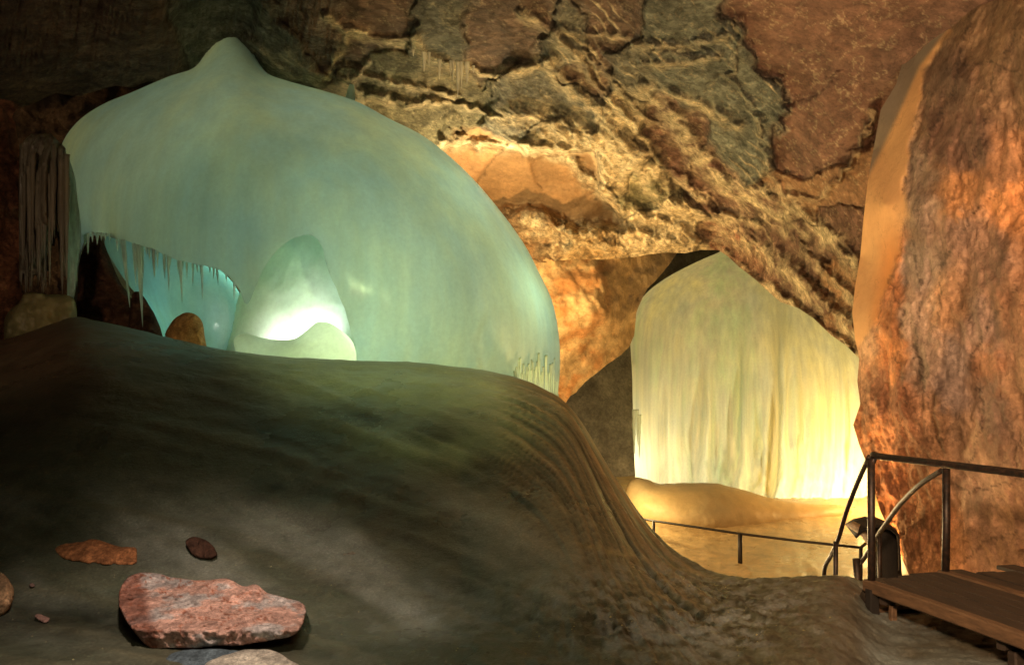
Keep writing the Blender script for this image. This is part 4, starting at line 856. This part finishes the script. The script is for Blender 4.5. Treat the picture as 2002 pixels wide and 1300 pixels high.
# walkway
wk = empty('walkway', (P1 + P2) / 2); tag(wk, 'dark wooden plank walkway beside the right rock wall, pale edge beam', 'walkway')
side = (P2 - P1); sd = side / np.linalg.norm(side); L = np.linalg.norm(side)
npl = 5; wpl = (L - 0.10) / npl
for i in range(npl):
    c = P1 + sd * (0.05 + wpl * (i + 0.5)) + [0, 0, -0.02]
    e = random.uniform(-0.03, 0.03)
    part_flat('plank', beam(c - D * (0.05 + e), c + D * 4.5, wpl - 0.012, 0.036), M['deck'], wk)
part_flat('edge_beam', beam(P1 - D * 0.05 + [0, 0, -0.045], P1 + D * 4.5 + [0, 0, -0.045], 0.085, 0.10), M['beam'], wk)
part_flat('edge_beam', beam(P2 - D * 0.05 + [0, 0, -0.035], P2 + D * 4.5 + [0, 0, -0.035], 0.10, 0.09), M['beam'], wk)
for s in (0.12, 1.35, 2.6):
    part_flat('cross_beam', beam(P1 + D * s + [0.02, 0, -0.135], P2 + D * s + [0, 0, -0.135], 0.07, 0.07), M['deck'], wk)
part_flat('support_post', beam(P1 + D * 0.0 + [-0.005, -0.035, -0.06], P1 + [0.0, -0.035, -0.34], 0.085, 0.085), M['black'], wk)
part_flat('support_post', beam(P1 + D * 0.12 + [0.10, 0, -0.17], P1 + D * 0.12 + [0.10, 0, -0.34], 0.05, 0.05), M['beam'], wk)
part_flat('support_post', beam(P1 + D * 1.35 + [0.12, 0, -0.17], P1 + D * 1.35 + [0.12, 0, -0.36], 0.08, 0.08), M['deck'], wk)
# second platform next to the wall
pf = empty('plank_platform', P2 + sd * 0.7); tag(pf, 'short dark planks laid between the walkway and the rock wall', 'platform')
for i in range(4):
    c = P2 + sd * (0.17 + 0.20 * i) + [0, 0, -0.03 + 0.006 * (i % 2)]
    part_flat('plank', beam(c - D * random.uniform(-0.22, 0.10), c + D * 3.8, 0.185, 0.036), M['deck'], pf)
# stairs going down away from the camera
stt = empty('stairs', (P1 + P2) / 2 + [0, 0.3, 0]); tag(stt, 'steep wooden steps descending from the walkway to the lower cave floor', 'stairs')
for i in range(14):
    yy = 0.16 + 0.24 * i; zz = DZ - 0.02 - 0.245 * (i + 1)
    a = P1 + [0.03, yy, 0] + [0, 0, zz - DZ]; b = P2 + [-0.03, yy - 0.34 + 0.34, 0] + [0, 0, zz - DZ]
    part_flat('step', beam(a, b, 0.22, 0.04), M['beam'], stt)
for p in (P1, P2):
    part_flat('stringer', beam(p + [0, 0.05, -0.16], p + [0, 3.55, -3.75], 0.045, 0.20), M['deck'], stt)
# lower railing
lr = empty('railing', at(1447, 1105, 28.0)); tag(lr, 'thin long low railing along the path in the lower lit chamber', 'railing')
lp = [P_(1236, 1011, 31.6), P_(1278, 1018, 30.7), P_(1360, 1030, 29.3), P_(1447, 1043, 28.0), P_(1560, 1057, 26.6), P_(1683, 1070, 25.5)]
part('top_rail', tube(lp, 0.040, 8), M['iron'], lr)
for k, e in ((1, 1.4), (3, 1.4), (5, 1.4)):
    part('post', tube([lp[k], lp[k] - np.array([0, 0, e])], 0.055 if k != 3 else 0.075, 8), M['iron'], lr)
part('stair_rail', tube([lp[5], P_(1712, 1046, 23.5)], 0.045, 8), M['iron'], lr)
# lamp shield
sh = empty('lamp_shield', at(1735, 1110, 9.9)); tag(sh, 'black curved lamp shield with white inside at the foot of the stairs', 'lamp shield')
def shield():
    V, Fo = [], []; nu, nv = 16, 6
    A_ = [(1652, 1024), (1668, 1014), (1690, 1009), (1712, 1010), (1735, 1020), (1752, 1036), (1757, 1062), (1760, 1110)]
    for i, (x, y) in enumerate(A_):
        for j in range(nv + 1):
            t = j / nv; V.append(tuple(P_(x + 20 * t * (1 - i / 7), y + (26 - 3 * i) * t, 10.4 - 0.55 * t)))
    for i in range(len(A_) - 1):
        for j in range(nv): a = i * (nv + 1) + j; Fo.append((a, a + 1, a + nv + 2, a + nv + 1))
    return V, Fo
o = part('hood', shield(), M['black'], sh); md = o.modifiers.new('thick', 'SOLIDIFY'); md.thickness = 0.02
V_, F_ = [], []
strip = [(1652, 1027, 1668, 1020), (1668, 1036, 1690, 1031), (1684, 1048, 1704, 1044), (1694, 1062, 1714, 1056), (1700, 1078, 1716, 1076)]
for x, y, x2, y2 in strip: V_ += [tuple(P_(x, y, 9.9)), tuple(P_(x2, y2, 10.1))]
for i in range(len(strip) - 1): F_.append((2 * i, 2 * i + 1, 2 * i + 3, 2 * i + 2))
o = part('reflector', (V_, F_), M['white'], sh); md = o.modifiers.new('thick', 'SOLIDIFY'); md.thickness = 0.012
body('housing', smooth_poly([(1706, 1062), (1700, 1030), (1712, 1016), (1738, 1024), (1757, 1044), (1760, 1070), (1763, 1118), (1764, 1200), (1712, 1200)], 3), 10.3, 0.22, 0.18, 3.0, M['black'], parent=sh, power=0.3)
